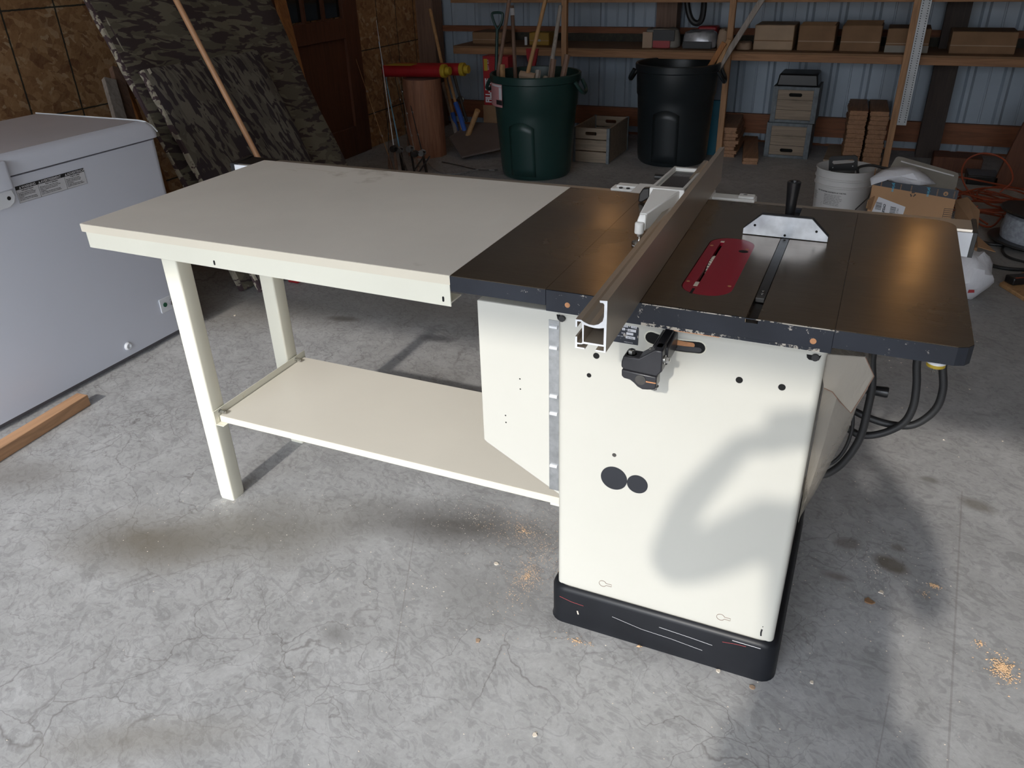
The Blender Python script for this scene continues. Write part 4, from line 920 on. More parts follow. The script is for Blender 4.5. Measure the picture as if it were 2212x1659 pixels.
# what stands in the green bin
def inbin(label, q0, q1, y0_, y1_, r, mat, name='long_tool', cat='tool', bot=.12, w=None):
    a = on(q0, 1, y0_); b = on(q1, 1, y1_); d = (b - a); a2 = a + d * ((bot - a.z) / d.z)
    a2.x = max(GB[0] - .2, min(GB[0] + .2, a2.x)); a2.y = max(GB[1] - .18, min(GB[1] + .18, a2.y))
    t_ = thing(name, label, cat, tuple(a2)); build('shaft', MB().tube([a2, a, b], [r, r, r * .9], 12), M[mat], t_); return t_, a, b, d
t_, a, b, d = inbin('brown wooden handle leaning at the left of the green bin', (1076, 158), (1103, -20), 4.0, 4.1, .014, 'brown_wood_z')
t_, a, b, d = inbin('light wooden sledge handle leaning in the middle of the green bin', (1141, 155), (1183, -20), 3.95, 4.08, .0145, 'handle', 'sledge_hammer', 'hammer')
build('head', MB().cyl(a + Vector((-.06, 0, -.02)), a + Vector((.05, 0, -.035)), .028, 8), M['brown_bag'], t_, bevel=.003)
t_, a, b, d = inbin('grey-brown handle standing at the right in the green bin', (1190, 148), (1211, 12), 4.12, 4.25, .015, 'old_wood_z')
t_, a, b, d = inbin('dark shovel handle with white band behind the green bin', (1113, 160), (1106, 12), 4.14, 4.2, .014, 'brown_wood_z')
build('white_band', MB().tube([a + d * .86, a + d * .96], .0155, 12), M['label'], t_)
# green D-grip shovel
t_, a, b, d = inbin('dark green shovel with open D-shaped grip in the bin', (1072, 150), (1074, 62), 4.05, 4.1, .012, 'green', 'shovel', 'shovel')
gp = [on(q, 1, 4.1) for q in ((1074, 64), (1066, 45), (1063, 30), (1072, 27), (1083, 28), (1086, 33), (1083, 50), (1075, 64))]
build('grip', MB().tube(smooth_pts(gp, 4), .009, 10), M['green'], t_)
for q0, q1, lb_, mt in (((1085, 175), (1085, 140), 'stubby sawn wood end at the left rim of the green bin', 'handle'), ((1155, 172), (1163, 152), 'short dark wood offcut beside the sledge head', 'old_wood_z'), ((1207, 172), (1226, 118), 'slanting split branch at the right of the green bin', 'brown_wood_z'), ((1186, 172), (1196, 128), 'dark upright scrap left of the slanting branch', 'brown_wood_z'), ((1170, 176), (1180, 165), 'small brown offcut just inside the front rim', 'old_wood')):
    a = on(q0, 1, 3.92); b = on(q1, 1, 3.98); a.z -= .12
    tag(build('wood_scrap', MB().tube([a, b], .020, 7), M[mt]), lb_, 'wood scrap', 'scraps in the green bin')
p = on((1150, 140), 1, 4.87)
tag(build('red_rag', MB().prism([(p.x - .055, .735), (p.x + .05, .735), (p.x + .035, .66), (p.x + .012, .57), (p.x - .02, .575), (p.x - .05, .67)], 1, 4.872, 4.8895), M['redp'], bevel=.003), 'dark red rag hanging over the shelf rail behind the green bin', 'rag')
# boards sticking out of the black bin
def bboard(q0, q1, y0_, y1_, w, th, mat, label):
    a = on(q0, 1, y0_); b = on(q1, 1, y1_); d = (b - a); a = a + d * ((.10 - a.z) / d.z)
    a.x = max(BB[0] - .14, min(BB[0] + .14, a.x)); a.y = BB[1] - .03; d = (b - a).normalized(); s_ = Vector((1, 0, 0)); s_ = (s_ - d * s_.dot(d)).normalized(); nrm = d.cross(s_)
    rg = lambda c: [c + s_ * w / 2 + nrm * th / 2, c - s_ * w / 2 + nrm * th / 2, c - s_ * w / 2 - nrm * th / 2, c + s_ * w / 2 - nrm * th / 2]
    tag(build('loose_board', MB().loft([rg(a), rg(b)]), mat, bevel=.002), label, 'board', 'boards in the black bin')
bboard((1533, 142), (1565, 92), 4.66, 4.72, .036, .02, M['orange_wood'], 'short orange-brown board, leftmost in the black bin')
bboard((1548, 142), (1576, 85), 4.68, 4.75, .030, .02, M['handle'], 'second short board beside it in the black bin')
bboard((1556, 140), (1655, -15), 4.72, 4.80, .038, .02, M['old_wood_z'], 'long grey-brown board slanting up out of the black bin past the shelf post')
tag(build('teal_sheet', MB().box(-.60, -.525, 4.93, 4.96, 0, .40), M['teal'], bevel=.003), 'teal sheet standing between the black bin and the shelf post', 'sheet')

# ------------------------------------------------------------------ slatted wooden crates
def crate_open(loc, w, dpt, h, label):
    t_ = thing('wooden_crate', label, 'crate', loc, 'old wooden crates'); x, y, z = loc
    for s_, nm in ((0, 'end_board'), (1, 'end_board')):
        yy = y + s_ * (dpt - .018)
        for k in range(3):
            za, zb = z + .004 + k * h / 3, z + (k + 1) * h / 3 - .003
            if k < 2: build(nm, MB().box(x + .02, x + w - .02, yy, yy + .016, za, zb), M['old_wood'], t_, bevel=.002)
            else:
                m = MB(); hx, hz = x + w / 2, (za + zb) / 2
                out = [(x + .02, za), (x + w - .02, za), (x + w - .02, zb), (x + .02, zb)]; hl = [(hx + (.032 if math.cos(a) > 0 else -.032) + .013 * math.cos(a), hz + .013 * math.sin(a)) for a in [2 * math.pi * (q + .5) / 16 for q in range(16)]]
                for y_ in (yy, yy + .016):
                    tmp = MB(); holed_sheet(tmp, out, [hl], 0); m.add([(p.x, y_, p.y) for p in tmp.v], tmp.f)
                kk = len(m.v); m.v += [Vector((a, y_, b)) for y_ in (yy, yy + .016) for a, b in hl]; nn = len(hl); m.f += [(kk + i, kk + (i + 1) % nn, kk + nn + (i + 1) % nn, kk + nn + i) for i in range(nn)]
                kk = len(m.v); m.v += [Vector((a, y_, b)) for y_ in (yy, yy + .016) for a, b in out]; m.f += [(kk + i, kk + (i + 1) % 4, kk + 4 + (i + 1) % 4, kk + 4 + i) for i in range(4)]
                build('grip_board', m, M['old_wood'], t_, smooth=False)
        for xx in (x, x + w - .022): build('corner_strap', MB().box(xx, xx + .022, yy - .004, yy + .020, z, z + h), M['crate_metal'], t_, bevel=.001)
    for xx in (x + .004, x + w - .016): build('side_board', MB().box(xx, xx + .012, y + .018, y + dpt - .020, z + .004, z + h - .002), M['old_wood'], t_, bevel=.002)
    build('floor_board', MB().box(x + .012, x + w - .012, y + .012, y + dpt - .012, z + .002, z + .012), M['old_wood'], t_)
    return t_
crate_open((-1.505, 4.42, 0), .285, .50, .255, 'empty grey wooden crate with oval grip holes between the two bins')
def crate_end(loc, label, flip=False):
    """crate lying on its side: the boarded base end faces the room inside a grey metal frame"""
    x, y, z = loc; w, h = .318, .250
    t_ = thing('wooden_crate', label, 'crate', loc, 'old wooden crates')
    build('metal_frame', MB().box(x, x + .036, y, y + .30, z, z + h).box(x + w - .036, x + w, y, y + .30, z, z + h).box(x + .036, x + w - .036, y, y + .30, z, z + .020).box(x + .036, x + w - .036, y, y + .30, z + h - .022, z + h), M['crate_metal'], t_, bevel=.002)
    hs = (h - .042) / 3
    for k in range(3):
        za, zb = z + .020 + k * hs + .001, z + .020 + (k + 1) * hs - .0015
        grip = (k == 0) if flip else (k == 2)
        m = MB()
        if grip:
            hx, hz = x + w / 2, (za + zb) / 2; out = [(x + .036, za), (x + w - .036, za), (x + w - .036, zb), (x + .036, zb)]
            hl = [(hx + (.033 if math.cos(a) > 0 else -.033) + .013 * math.cos(a), hz + .013 * math.sin(a)) for a in [2 * math.pi * (q + .5) / 16 for q in range(16)]]
            tmp = MB(); holed_sheet(tmp, out, [hl], 0); m.add([(p.x, y + .006, p.y) for p in tmp.v], tmp.f)
            kk = len(m.v); m.v += [Vector((a, y_, b)) for y_ in (y + .006, y + .018) for a, b in hl]; nn = len(hl); m.f += [(kk + i, kk + (i + 1) % nn, kk + nn + (i + 1) % nn, kk + nn + i) for i in range(nn)]
        else: m.box(x + .036, x + w - .036, y + .006, y + .018, za, zb)
        build('slat', m, M['old_wood'], t_, smooth=False)
    build('dark_backing', MB().box(x + .037, x + w - .037, y + .05, y + .06, z + .02, z + h - .02), M['void'], t_, smooth=False)  # black sheet behind the slats, painted as the shade inside the crate
    return t_
crate_end((-.190, 5.00, 0), 'lower of two stacked crates, grip hole near the floor', True)
crate_end((-.180, 5.02, .2505), 'upper of two stacked crates, grip hole near its top')
tag(build('black_tray', MB().prism([(-.165, .501), (.125, .501), (.110, .585), (-.150, .585)], 1, 5.03, 5.30), M['blk'], bevel=.01), 'black plastic tray lying on top of the upper crate', 'tray')

# ------------------------------------------------------------------ shelf along the back wall
shf = thing('storage_shelf', 'long rough pine shelf frame standing along the ribbed steel wall', 'shelf', (-.5, 5.1, 0))
for px_ in (-1.742, -.500, .655): build('upright', MB().box(px_ - .021, px_ + .021, 4.85, 4.89, 0, 1.9), M['timber_z'], shf, bevel=.002)
for z0_, z1_ in ((.690, .738), (1.065, 1.13)): build('front_rail', MB().box(-2.72, 2.2, 4.891, 4.93, z0_ - .008, z1_ - .008), M['timber'], shf, bevel=.002)
build('deck', MB().box(-2.72, 2.2, 4.892, 5.42, .7305, .742), M['card_dull'], shf, smooth=False); build('deck', MB().box(-2.72, 2.2, 4.892, 5.42, 1.123, 1.135), M['card_dull'], shf, smooth=False)
build('back_board', MB().box(-2.72, 2.2, 5.405, 5.42, .742, .80), M['osb'], shf, smooth=False)
ZS = .7425
sp = MB(); sp.box(.676, .735, 4.838, 4.849, .306, 1.9)
st = build('perforated_strip', sp, M['grate']); tag(st, 'perforated grey steel strip hanging on the right-hand shelf post', 'strip')
pm = MB()
for k in range(62):
    z = .325 + k * .0148
    for dx in (-.017, .017): pm.quad((.7055 + dx - .003, 4.8375, z), (.7055 + dx + .003, 4.8375, z), (.7055 + dx + .003, 4.8375, z + .0055), (.7055 + dx - .003, 4.8375, z + .0055))
o_ = build('perforation', pm, M['void'], st, smooth=False); o_['kind'] = 'stuff'
def carton(name, label, x0, x1, h, y0=5.0, y1=5.30, mat='card_dull', flap=None, lean=0, group='boxes on the shelf', cat='box', z=ZS):
    t_ = thing(name, label, cat, (x0, y0, z), group)
    m = MB().box(x0, x1, y0, y1, z, z + h); b_ = build('body', m, M[mat], t_, bevel=.006)
    build('tape', MB().box(x0 + .002, x1 - .002, y0 - .0008, y0, z + h * .36, z + h * .40), M['brown_bag' if mat != 'card_tan' else 'card_dull'], t_, smooth=False)
    if flap:
        build('open_flap', MB().add([(x0 + .01, y0, z + h), (x1 - .01, y0, z + h), (x1 - .0, y0 + flap[0], z + h + flap[1]), (x0 + .02, y0 + flap[0], z + h + flap[1])], [(0, 1, 2, 3)]), M[mat], t_, smooth=False).modifiers.new('s', 'SOLIDIFY').thickness = .004
    return t_
carton('shipping_box', 'tan plastic-wrapped box, first right of the shelf post', -.355, -.085, .165, mat='card_tan')
carton('shipping_box', 'brown cardboard box, second from the shelf post', -.055, .185, .165, flap=(.02, .02))
carton('shipping_box', 'brown cardboard box, third from the shelf post', .225, .478, .165, flap=(.05, .03))
carton('shipping_box', 'cardboard box with pale lower edge beside the hanging steel strip', .512, .775, .150)
build('pale_base', MB().box(.511, .776, 4.9985, 5.301, ZS + .001, ZS + .045), M['tile_grey'], bpy.data.objects['shipping_box.003'], smooth=False)
carton('shipping_box', 'dull low box at the far right end of the shelf', .90, 1.28, .135)
carton('yellow_case', 'dull yellow case on the shelf behind the green bin handles', -2.10, -1.93, .095, 5.02, 5.16, 'dullyellow', cat='case')
build('case_latch', MB().box(-2.03, -2.0, 5.015, 5.02, ZS + .03, ZS + .045), M['galv'], bpy.data.objects['yellow_case'])
tag(build('white_can', MB().cyl((-2.135, 5.04, ZS), (-2.135, 5.04, ZS + .06), .012, 14), M['label']), 'small white tube on the shelf left of the yellow case', 'tube')
def sack(name, label, x0, x1, h, y0, dpt, mat, seed, parts=()):
    t_ = thing(name, label, 'bag', ((x0 + x1) / 2, y0, ZS), 'bags on the shelf'); r2 = random.Random(seed); rings = []
    for j, (k, f) in enumerate(((0, .9), (.08, 1.0), (.35, 1.0), (.7, .94), (.92, .86), (1, .70))):
        cx, cy = (x0 + x1) / 2, y0 + dpt / 2; rg = []
        for i in range(24):
            a = 2 * math.pi * i / 24; ca, sa = math.cos(a), math.sin(a); p = 3.2
            rr = 1 / (abs(ca) ** p + abs(sa) ** p) ** (1 / p); w = f * (1 + r2.uniform(-.03, .03))
            rg.append(Vector((cx + ca * rr * (x1 - x0) / 2 * w, cy + sa * rr * dpt / 2 * w, ZS + h * k * (1 + r2.uniform(-.05, .05) * (k > 0)))))
        rings.append(rg)
    m = MB().loft(rings); b_ = build('sack', m, M[mat], t_)
    for (xa, xb, za, zb, mt, nm) in parts: build(nm, MB().box(xa, xb, y0 - .012, y0 - .004, ZS + za, ZS + zb), M[mt], t_, bevel=.002)
    return t_
sk = sack('printed_bag', 'glossy printed bag in black, white and crimson left of the shelf post', -1.175, -.90, .130, 5.0, .16, 'tile_grey', 2, ((-1.165, -1.09, .0, .11, 'brown_bag', 'white_panel'), (-1.085, -.925, .05, .125, 'ink', 'black_panel'), (-1.085, -.955, .002, .055, 'redp', 'crimson_window')))
sack('silver_bag', 'crinkled silver and dark bag beside the printed bag', -.88, -.625, .115, 5.0, .18, 'silverbag', 4, ((-.86, -.65, .002, .05, 'ink', 'dark_band'),))
sack('paper_sack', 'rolled brown paper sack just left of the shelf post', -.62, -.535, .13, 5.0, .15, 'brown_bag', 5)
tag(build('red_tray', MB().box(-.80, -.66, 5.2, 5.32, ZS, ZS + .135), M['redp'], bevel=.01), 'dull red container behind the silver bag', 'container')
sack('low_sack', 'flat tan sack slumped right of the shelf post', -.475, -.37, .05, 4.97, .16, 'brown_bag', 6)
carton('dark_bin', 'dark low box on the left part of the shelf', -2.62, -2.35, .09, 5.05, 5.3, 'card_dull')
tag(build('hanging_hose', MB().tube(smooth_pts([(-.92, 5.2, 1.30), (-.90, 5.2, 1.06), (-.86, 5.2, .93), (-.80, 5.2, .90), (-.77, 5.2, .98), (-.78, 5.2, 1.30)], 6), .022, 10), M['rubber']), 'loop of thick black hose hanging behind the upper shelf rail', 'hose')

# ------------------------------------------------------------------ lumber stacks
WORDS = ['bottom', 'second', 'third', 'fourth', 'fifth', 'sixth', 'seventh', 'eighth', 'ninth', 'tenth', 'eleventh', 'twelfth']
def stack(x, y, w, th, L_, n, where, mat='flooring', gap=.001, jit=.018, grp=None, yaw=0.0, seed=1):
    r2 = random.Random(seed); z = 0.0
    for k in range(n):
        jx, jy = r2.uniform(-jit, jit), r2.uniform(-jit, jit); R = Matrix.Translation((x + jx, y + jy, z)) @ Matrix.Rotation(yaw + r2.uniform(-.03, .03), 4, 'Z')
        m = MB().prism([(-w / 2, 0), (w / 2, 0), (w / 2, th * .35), (w / 2 - .004, th * .4), (w / 2 - .004, th * .6), (w / 2, th * .65), (w / 2, th), (-w / 2, th), (-w / 2, th * .6), (-w / 2 - .004, th * .55), (-w / 2 - .004, th * .4), (-w / 2, th * .35)], 1, 0, L_).xf(R)
        tag(build('flooring_board', m, M[mat], bevel=.0015), '%s board from below in the %s' % (WORDS[k] if k < n - 1 or n == 1 else 'topmost', where), 'board', grp); z += th + gap
stack(-.445, 4.90, .132, .0235, .55, 9, 'short stack right of the middle shelf post', grp='boards left of the crates', seed=3, yaw=.06)
stack(-.245, 4.72, .105, .022, .80, 2, 'low pair lying left of the stacked crates', grp='low pair of boards', seed=5, yaw=.13, jit=.006)
stack(.425, 4.93, .118, .030, .50, 12, 'tall stack beside the right shelf post, left column', grp='left column of boards', seed=6, jit=.004, yaw=.05)
stack(.560, 4.93, .118, .030, .50, 12, 'tall stack beside the right shelf post, right column', grp='right column of boards', seed=7, jit=.004, yaw=.05) if False else None
z = 0
for k in range(12):
    R = Matrix.Translation((.562 + .004 * math.sin(k * 2.1), 4.935, z)) @ Matrix.Rotation(.05, 4, 'Z')
    tag(build('flooring_board', MB().prism([(-.059, 0), (.059, 0), (.059, .03), (-.059, .03), (-.059, .019), (-.063, .018), (-.063, .012), (-.059, .011)], 1, 0, .50).xf(R), M['flooring'], bevel=.0015), '%s board from below in the right column of the tall stack' % (WORDS[k] if k < 10 else ('eleventh', 'topmost')[k - 10]), 'board', 'right column of boards'); z += .031
tag(build('wood_block', MB().box(.245, .372, 4.84, 5.35, 0, .045), M['old_wood'], bevel=.002), 'grey-topped block lying between the crates and the tall stack', 'block')

# ------------------------------------------------------------------ bucket, boxes and clutter at the right
BK = (.447, 3.26)
bk_ = thing('bucket', 'white five-gallon plastic bucket with printed label', 'bucket', (*BK, 0))
h = .372
build('body', MB().lathe([(0, .004), (.128, 0), (.131, .008), (.143, .27), (.1435, .285), (.150, .288), (.150, .294), (.145, .297), (.1455, .322), (.151, .325), (.151, .331), (.146, .334), (.147, h - .008), (.151, h - .006), (.151, h), (.146, h), (.142, h - .02), (.127, .012), (0, .01)], (*BK, 0), 48, 2), M['bucket'], bk_)
bp_ = [on(q, 1, BK[1] - .10) for q in ((1853, 400), (1862, 415), (1872, 434))]
build('bail', MB().tube([(BK[0] + .146, BK[1] - .03, .29), (BK[0] + .13, BK[1] - .09, .24), (BK[0] + .08, BK[1] - .133, .185), (BK[0] - .02, BK[1] - .15, .165)][:3], .0028, 8), M['steel_dk'], bk_)
def onbucket(s_, size, a0, z, r=.1445, bold=0, sp_=1.0):
    vv, ff = text_mesh(s_, size, Matrix.Identity(4), space=sp_, bold=bold); out = []
    for p in vv:
        a = a0 + p.x / r; rr = r - (.29 - (z + p.y)) * .052 * .0 - (.285 - (z + p.y)) * .045 + .0006
        out.append((BK[0] + rr * math.sin(a), BK[1] - rr * math.cos(a), z + p.y))
    return out, ff
bt_ = MB(); bt_.add(*onbucket('MIX THE ENTIRE CONTENTS OF THIS PAIL', .0085, -.95, .262, bold=.0003))
bt_.add(*onbucket('Apply one thin coat with a\nfirm joint knife, let it dry\nand sand between the coats.\nKeep from freezing. Do not\ntake internally. Close the\nlid tightly after each use.\nStore in a cool dry place.', .0085, -.62, .248))
bt_.add(*onbucket('Net weight\nReady mixed\nCoverage\nDrying time\nClean up\nwith water', .0075, -1.25, .25))
bt_.add(*onbucket('KEEP OUT OF REACH OF CHILDREN', .0075, -.62, .170, bold=.0002))
build('printed_words', bt_, M['ink'], bk_, smooth=False)
# black saw handle in the bucket with its blade
hs = thing('hand_saw', 'hand saw with black loop handle standing in the white bucket', 'saw', (BK[0] - .02, BK[1], .05))
Hq = [on(q, 1, BK[1] - .03) for q in ((1790, 368), (1791, 343), (1796, 338), (1848, 336), (1853, 341), (1852, 368))]
out = [(p.x, p.z) for p in Hq]; Hh = [on(q, 1, BK[1] - .03) for q in ((1797, 352), (1800, 347), (1842, 344), (1847, 348), (1843, 353), (1801, 356))]
m = MB(); hl = [(p.x, p.z) for p in Hh]
for y_ in (BK[1] - .035, BK[1] - .015):
    tmp = MB(); holed_sheet(tmp, out, [hl], 0); m.add([(p.x, y_, p.y) for p in tmp.v], tmp.f)
for lp in (out, hl):
    kk = len(m.v); nn = len(lp); m.v += [Vector((a, y_, b)) for y_ in (BK[1] - .035, BK[1] - .015) for a, b in lp]; m.f += [(kk + i, kk + (i + 1) % nn, kk + nn + (i + 1) % nn, kk + nn + i) for i in range(nn)]
hd_ = build('handle', m, M['blk'], hs, smooth=False)
build('blade', MB().prism([(Hq[0].x + .01, Hq[0].z), (Hq[5].x - .01, Hq[5].z), (BK[0] + .03, .03), (BK[0] - .05, .03)], 1, BK[1] - .026, BK[1] - .024), M['steel_dk'], hs, smooth=False)
for q in ((1799, 362), (1842, 359)): p = on(q, 1, BK[1] - .0355); build('rivet', MB().cyl(p, p + Vector((0, .001, 0)), .003, 10), M['galv'], hd_)
cb_ = [Vector((BK[0] + .06, BK[1] - .02, .34)), on((1855, 362), 1, BK[1]), on((1880, 357), 1, BK[1] + .02), on((1905, 362), 1, BK[1] + .02), on((1925, 372), 1, BK[1] + .02), Vector((BK[0] + .34, BK[1] + .06, .20)), Vector((BK[0] + .36, BK[1] + .1, .012))]
tag(build('black_hose', MB().tube(smooth_pts(cb_, 6), .007, 10), M['rubber']), 'thin black hose arching from the bucket over the cardboard box', 'hose')
# cardboard box lettered prime, with contents
CY = 2.78
def cq(q, y=CY): p = on(q, 1, y); return p
cbx = thing('cardboard_box', 'open cardboard shipping box with navy tape and shipping label right of the bucket', 'box', (.75, CY, 0))
cx0, cx1, ch = .600, .985, .420
pts4 = [cq((1885, 398)), cq((2062, 430))]
bw_ = MB(); wl = .004
zt0, zt1 = cq((1886, 388)).z, cq((2068, 412)).z
x0c, x1c = cq((1885, 398)).x, cq((2066, 425)).x
bw_.add([(x0c, CY, 0), (x1c, CY, 0), (x1c, CY, zt1), (x0c, CY, zt0), (x0c, CY + wl, 0), (x1c, CY + wl, 0), (x1c, CY + wl, zt1), (x0c, CY + wl, zt0)], [(0, 1, 2, 3), (7, 6, 5, 4), (0, 4, 5, 1), (3, 2, 6, 7), (0, 3, 7, 4), (1, 5, 6, 2)])
bw_.box(x0c, x0c + wl, CY + wl, CY + .27, 0, zt0 - .01).box(x1c - wl, x1c, CY + wl, CY + .27, 0, zt1 - .01).box(x0c, x1c, CY + .27 - wl, CY + .27, 0, zt1 - .03).box(x0c, x1c, CY, CY + .27, 0, .004)
wb = build('walls', bw_, M['cardboard'], cbx, smooth=False)
tpp = MB(); hT = .040
tpp.add([(x0c, CY - .0008, zt0 - hT * .6), (x1c + .004, CY - .0008, zt1 - hT), (x1c + .004, CY - .0008, zt1 + .002), (x0c, CY - .0008, zt0 + .002)], [(0, 1, 2, 3)])
tpe = build('navy_tape', tpp, M['tape'], wb, smooth=False)
slope = (zt1 - zt0) / (x1c - x0c); xd = Vector((1, 0, slope)); Mv = lambda x, dz_: frame((x, CY - .0018, zt0 + (x - x0c) * slope + dz_), (0, 0, -1), (1, 0, 0))
pm_ = MB()
for x_ in (x0c + .085, x0c + .235): pm_.add(*text_mesh('prime', .020, Mv(x_, -.002), sx=.9))
build('prime_words', pm_, M['cyan'], tpe, smooth=False)
pm_ = MB()
for x_ in (x0c + .035, x0c + .12, x0c + .165, x0c + .275, x0c + .345): pm_.add(*text_mesh('amazon', .010, Mv(x_, -.004)))
build('tape_words', pm_, M['cardboard'], tpe, smooth=False)
build('tape_roundel', MB().cyl((x0c + .312, CY - .0022, zt0 + .312 * slope - .020), (x0c + .312, CY - .0012, zt0 + .312 * slope - .020), .010, 20), M['cardboard'], tpe, smooth=False)
ar = MB(); c_ = Vector((x0c + .312, CY - .0028, zt0 + .312 * slope - .020)); ar.add([c_ + Vector((-.005, 0, -.004)), c_ + Vector((.005, 0, -.004)), c_ + Vector((0, 0, .005))], [(0, 1, 2)]); build('roundel_arrow', ar, M['tape'], tpe, smooth=False)
# shipping label, recycling mark and bar block
q4 = [cq(q, CY - .0012) for q in ((1884, 450), (1898, 425), (1956, 447), (1953, 464))]; q4[0].z -= .0; lbm = MB().add([q4[1], q4[2], q4[2] - Vector((.004, 0, .045)), q4[0] - Vector((0, 0, .02))], [(0, 1, 2, 3)])
slb = build('shipping_label', lbm, M['label'], wb, smooth=False)
bars = MB(); r3 = random.Random(5)
for (qa, qb) in (((1893, 436), (1903, 452)), ((1924, 446), (1933, 462))):
    A = cq(qa, CY - .002); B = cq(qb, CY - .002); zz = A.z
    while zz > B.z:
        t__ = r3.uniform(.0008, .0024); bars.quad((A.x, A.y, zz), (B.x, A.y, zz - .003), (B.x, A.y, zz - .003 - t__), (A.x, A.y, zz - t__)); zz -= t__ + r3.uniform(.001, .002)
build('bar_code', bars, M['ink'], slb, smooth=False)
P0_ = cq((1908, 446), CY - .002); build('label_words', MB().add(*text_mesh('CYCLE 1', .013, frame(P0_ + Vector((0, 0, .012)), (0, 0, -1), (1, 0, -.15)), bold=.0008)), M['ink'], slb, smooth=False); build('label_words', MB().add(*text_mesh('MIL2', .011, frame(cq((1938, 450), CY - .002), (0, 0, -1), (1, 0, -.15)))), M['ink'], slb, smooth=False)
rc = cq((1972, 420), CY - .0015); rm = MB(); rm.box(rc.x - .016, rc.x + .016, rc.y - .0003, rc.y, rc.z + .018, rc.z + .021)
for k in range(3):
    a0 = math.radians(90 + 120 * k); d_ = lambda a, r: rc + Vector((r * math.cos(a), 0, r * math.sin(a)))
    rm.quad(d_(a0 - .75, .0075), d_(a0 - .65, .0125), d_(a0 + .35, .0125), d_(a0 + .35, .0075)); rm.add([d_(a0 + .3, .0155), d_(a0 + .3, .0045), d_(a0 + .85, .0100)], [(0, 1, 2)])
build('recycling_mark', rm, M['ink'], wb, smooth=False)
b0_, b1_ = cq((2040, 450), CY - .0015), cq((2061, 467), CY - .0015); bb = MB(); w_, h_ = b1_.x - b0_.x, .05
for k in range(5): bb.box(b0_.x, b1_.x, b0_.y - .0003, b0_.y, b0_.z - k * .009 - .002, b0_.z - k * .009)
bb.box(b0_.x, b0_.x + .0015, b0_.y - .0003, b0_.y, b0_.z - .05, b0_.z); bb.box(b1_.x - .0015, b1_.x, b0_.y - .0003, b0_.y, b0_.z - .05, b0_.z)
build('bar_mark', bb, M['ink'], wb, smooth=False)
for k, A in enumerate((((1885, 455), (1872, 450), (1876, 432), (1896, 420)),)):
    P_ = [cq(A[0], CY + .02), cq(A[1], CY - .05), cq(A[2], CY - .05), cq(A[3], CY + .02)]
    build('side_flap', MB().add(P_, [(0, 1, 2, 3)]), M['cardboard'], wb, smooth=False).modifiers.new('s', 'SOLIDIFY').thickness = .003
P_ = [cq((2062, 470), CY + .05), cq((2112, 500), CY + .0), cq((2117, 455), CY + .1), cq((2090, 425), CY + .16), cq((2064, 432), CY + .16)]
build('side_flap', MB().add(P_, [tuple(range(5))]), M['card_dull'], wb, smooth=False).modifiers.new('s', 'SOLIDIFY').thickness = .003
# clear lid and white sheet sticking out of the box
L4 = [on(q, 1, y_) for q, y_ in (((1905, 392), CY + .05), ((1938, 336), CY + .20), ((2072, 374), CY + .20), ((2062, 420), CY + .05))]
lid_ = MB(); nn_ = 6
def quadring(P, r=.12):
    out = []
    for i in range(4):
        p, a, b = P[i], P[i - 1], P[(i + 1) % 4]; out += [p.lerp(a, r), p.lerp(p.lerp(a, r).lerp(p.lerp(b, r), .5), .55), p.lerp(b, r)]
    return out
nrm = (L4[1] - L4[0]).cross(L4[3] - L4[0]).normalized(); rg = quadring(L4, .08); cc = sum(rg, Vector()) / len(rg)
lid_.loft([rg, [p + nrm * .010 for p in rg], [cc + (p - cc) * .93 + nrm * .010 for p in rg], [cc + (p - cc) * .90 + nrm * .002 for p in rg]])
bl_ = thing('clear_tray', 'cloudy plastic tray-like lid sticking up out of the cardboard box', 'lid', tuple(L4[0])); build('lid', lid_, M['tile_grey'], bl_)
e0, e1_ = L4[1].lerp(L4[0], .18), L4[2].lerp(L4[3], .22); build('ridge', MB().tube([e0.lerp(e1_, .1) - nrm * .004, e0.lerp(e1_, .93) - nrm * .004], .0035, 8), M['bucket'], bl_)
sh_ = [on(q, 1, y_) for q, y_ in (((1882, 400), CY - .01), ((1880, 385), CY + .0), ((1905, 368), CY + .03), ((1935, 360), CY + .05), ((1975, 362), CY + .05), ((1998, 376), CY + .04), ((2022, 398), CY + .02), ((1980, 400), CY + .004), ((1940, 394), CY - .004), ((1905, 388), CY - .008))]
cen = sum(sh_, Vector()) / len(sh_) + Vector((0, -.02, .01)); n = len(sh_)
wm = MB().add(sh_ + [cen + (p - cen) * .5 + Vector((0, -.014 * (i % 2), .006 * ((i * 7) % 3))) for i, p in enumerate(sh_)] + [cen], [(i, (i + 1) % n, n + (i + 1) % n, n + i) for i in range(n)] + [(n + i, n + (i + 1) % n, 2 * n) for i in range(n)])
o_ = build('plastic_wrap', wm, M['bagplastic']); o_.modifiers.new('s', 'SOLIDIFY').thickness = .002; tag(o_, 'crumpled white plastic wrap spilling over the cardboard box rim', 'wrap')
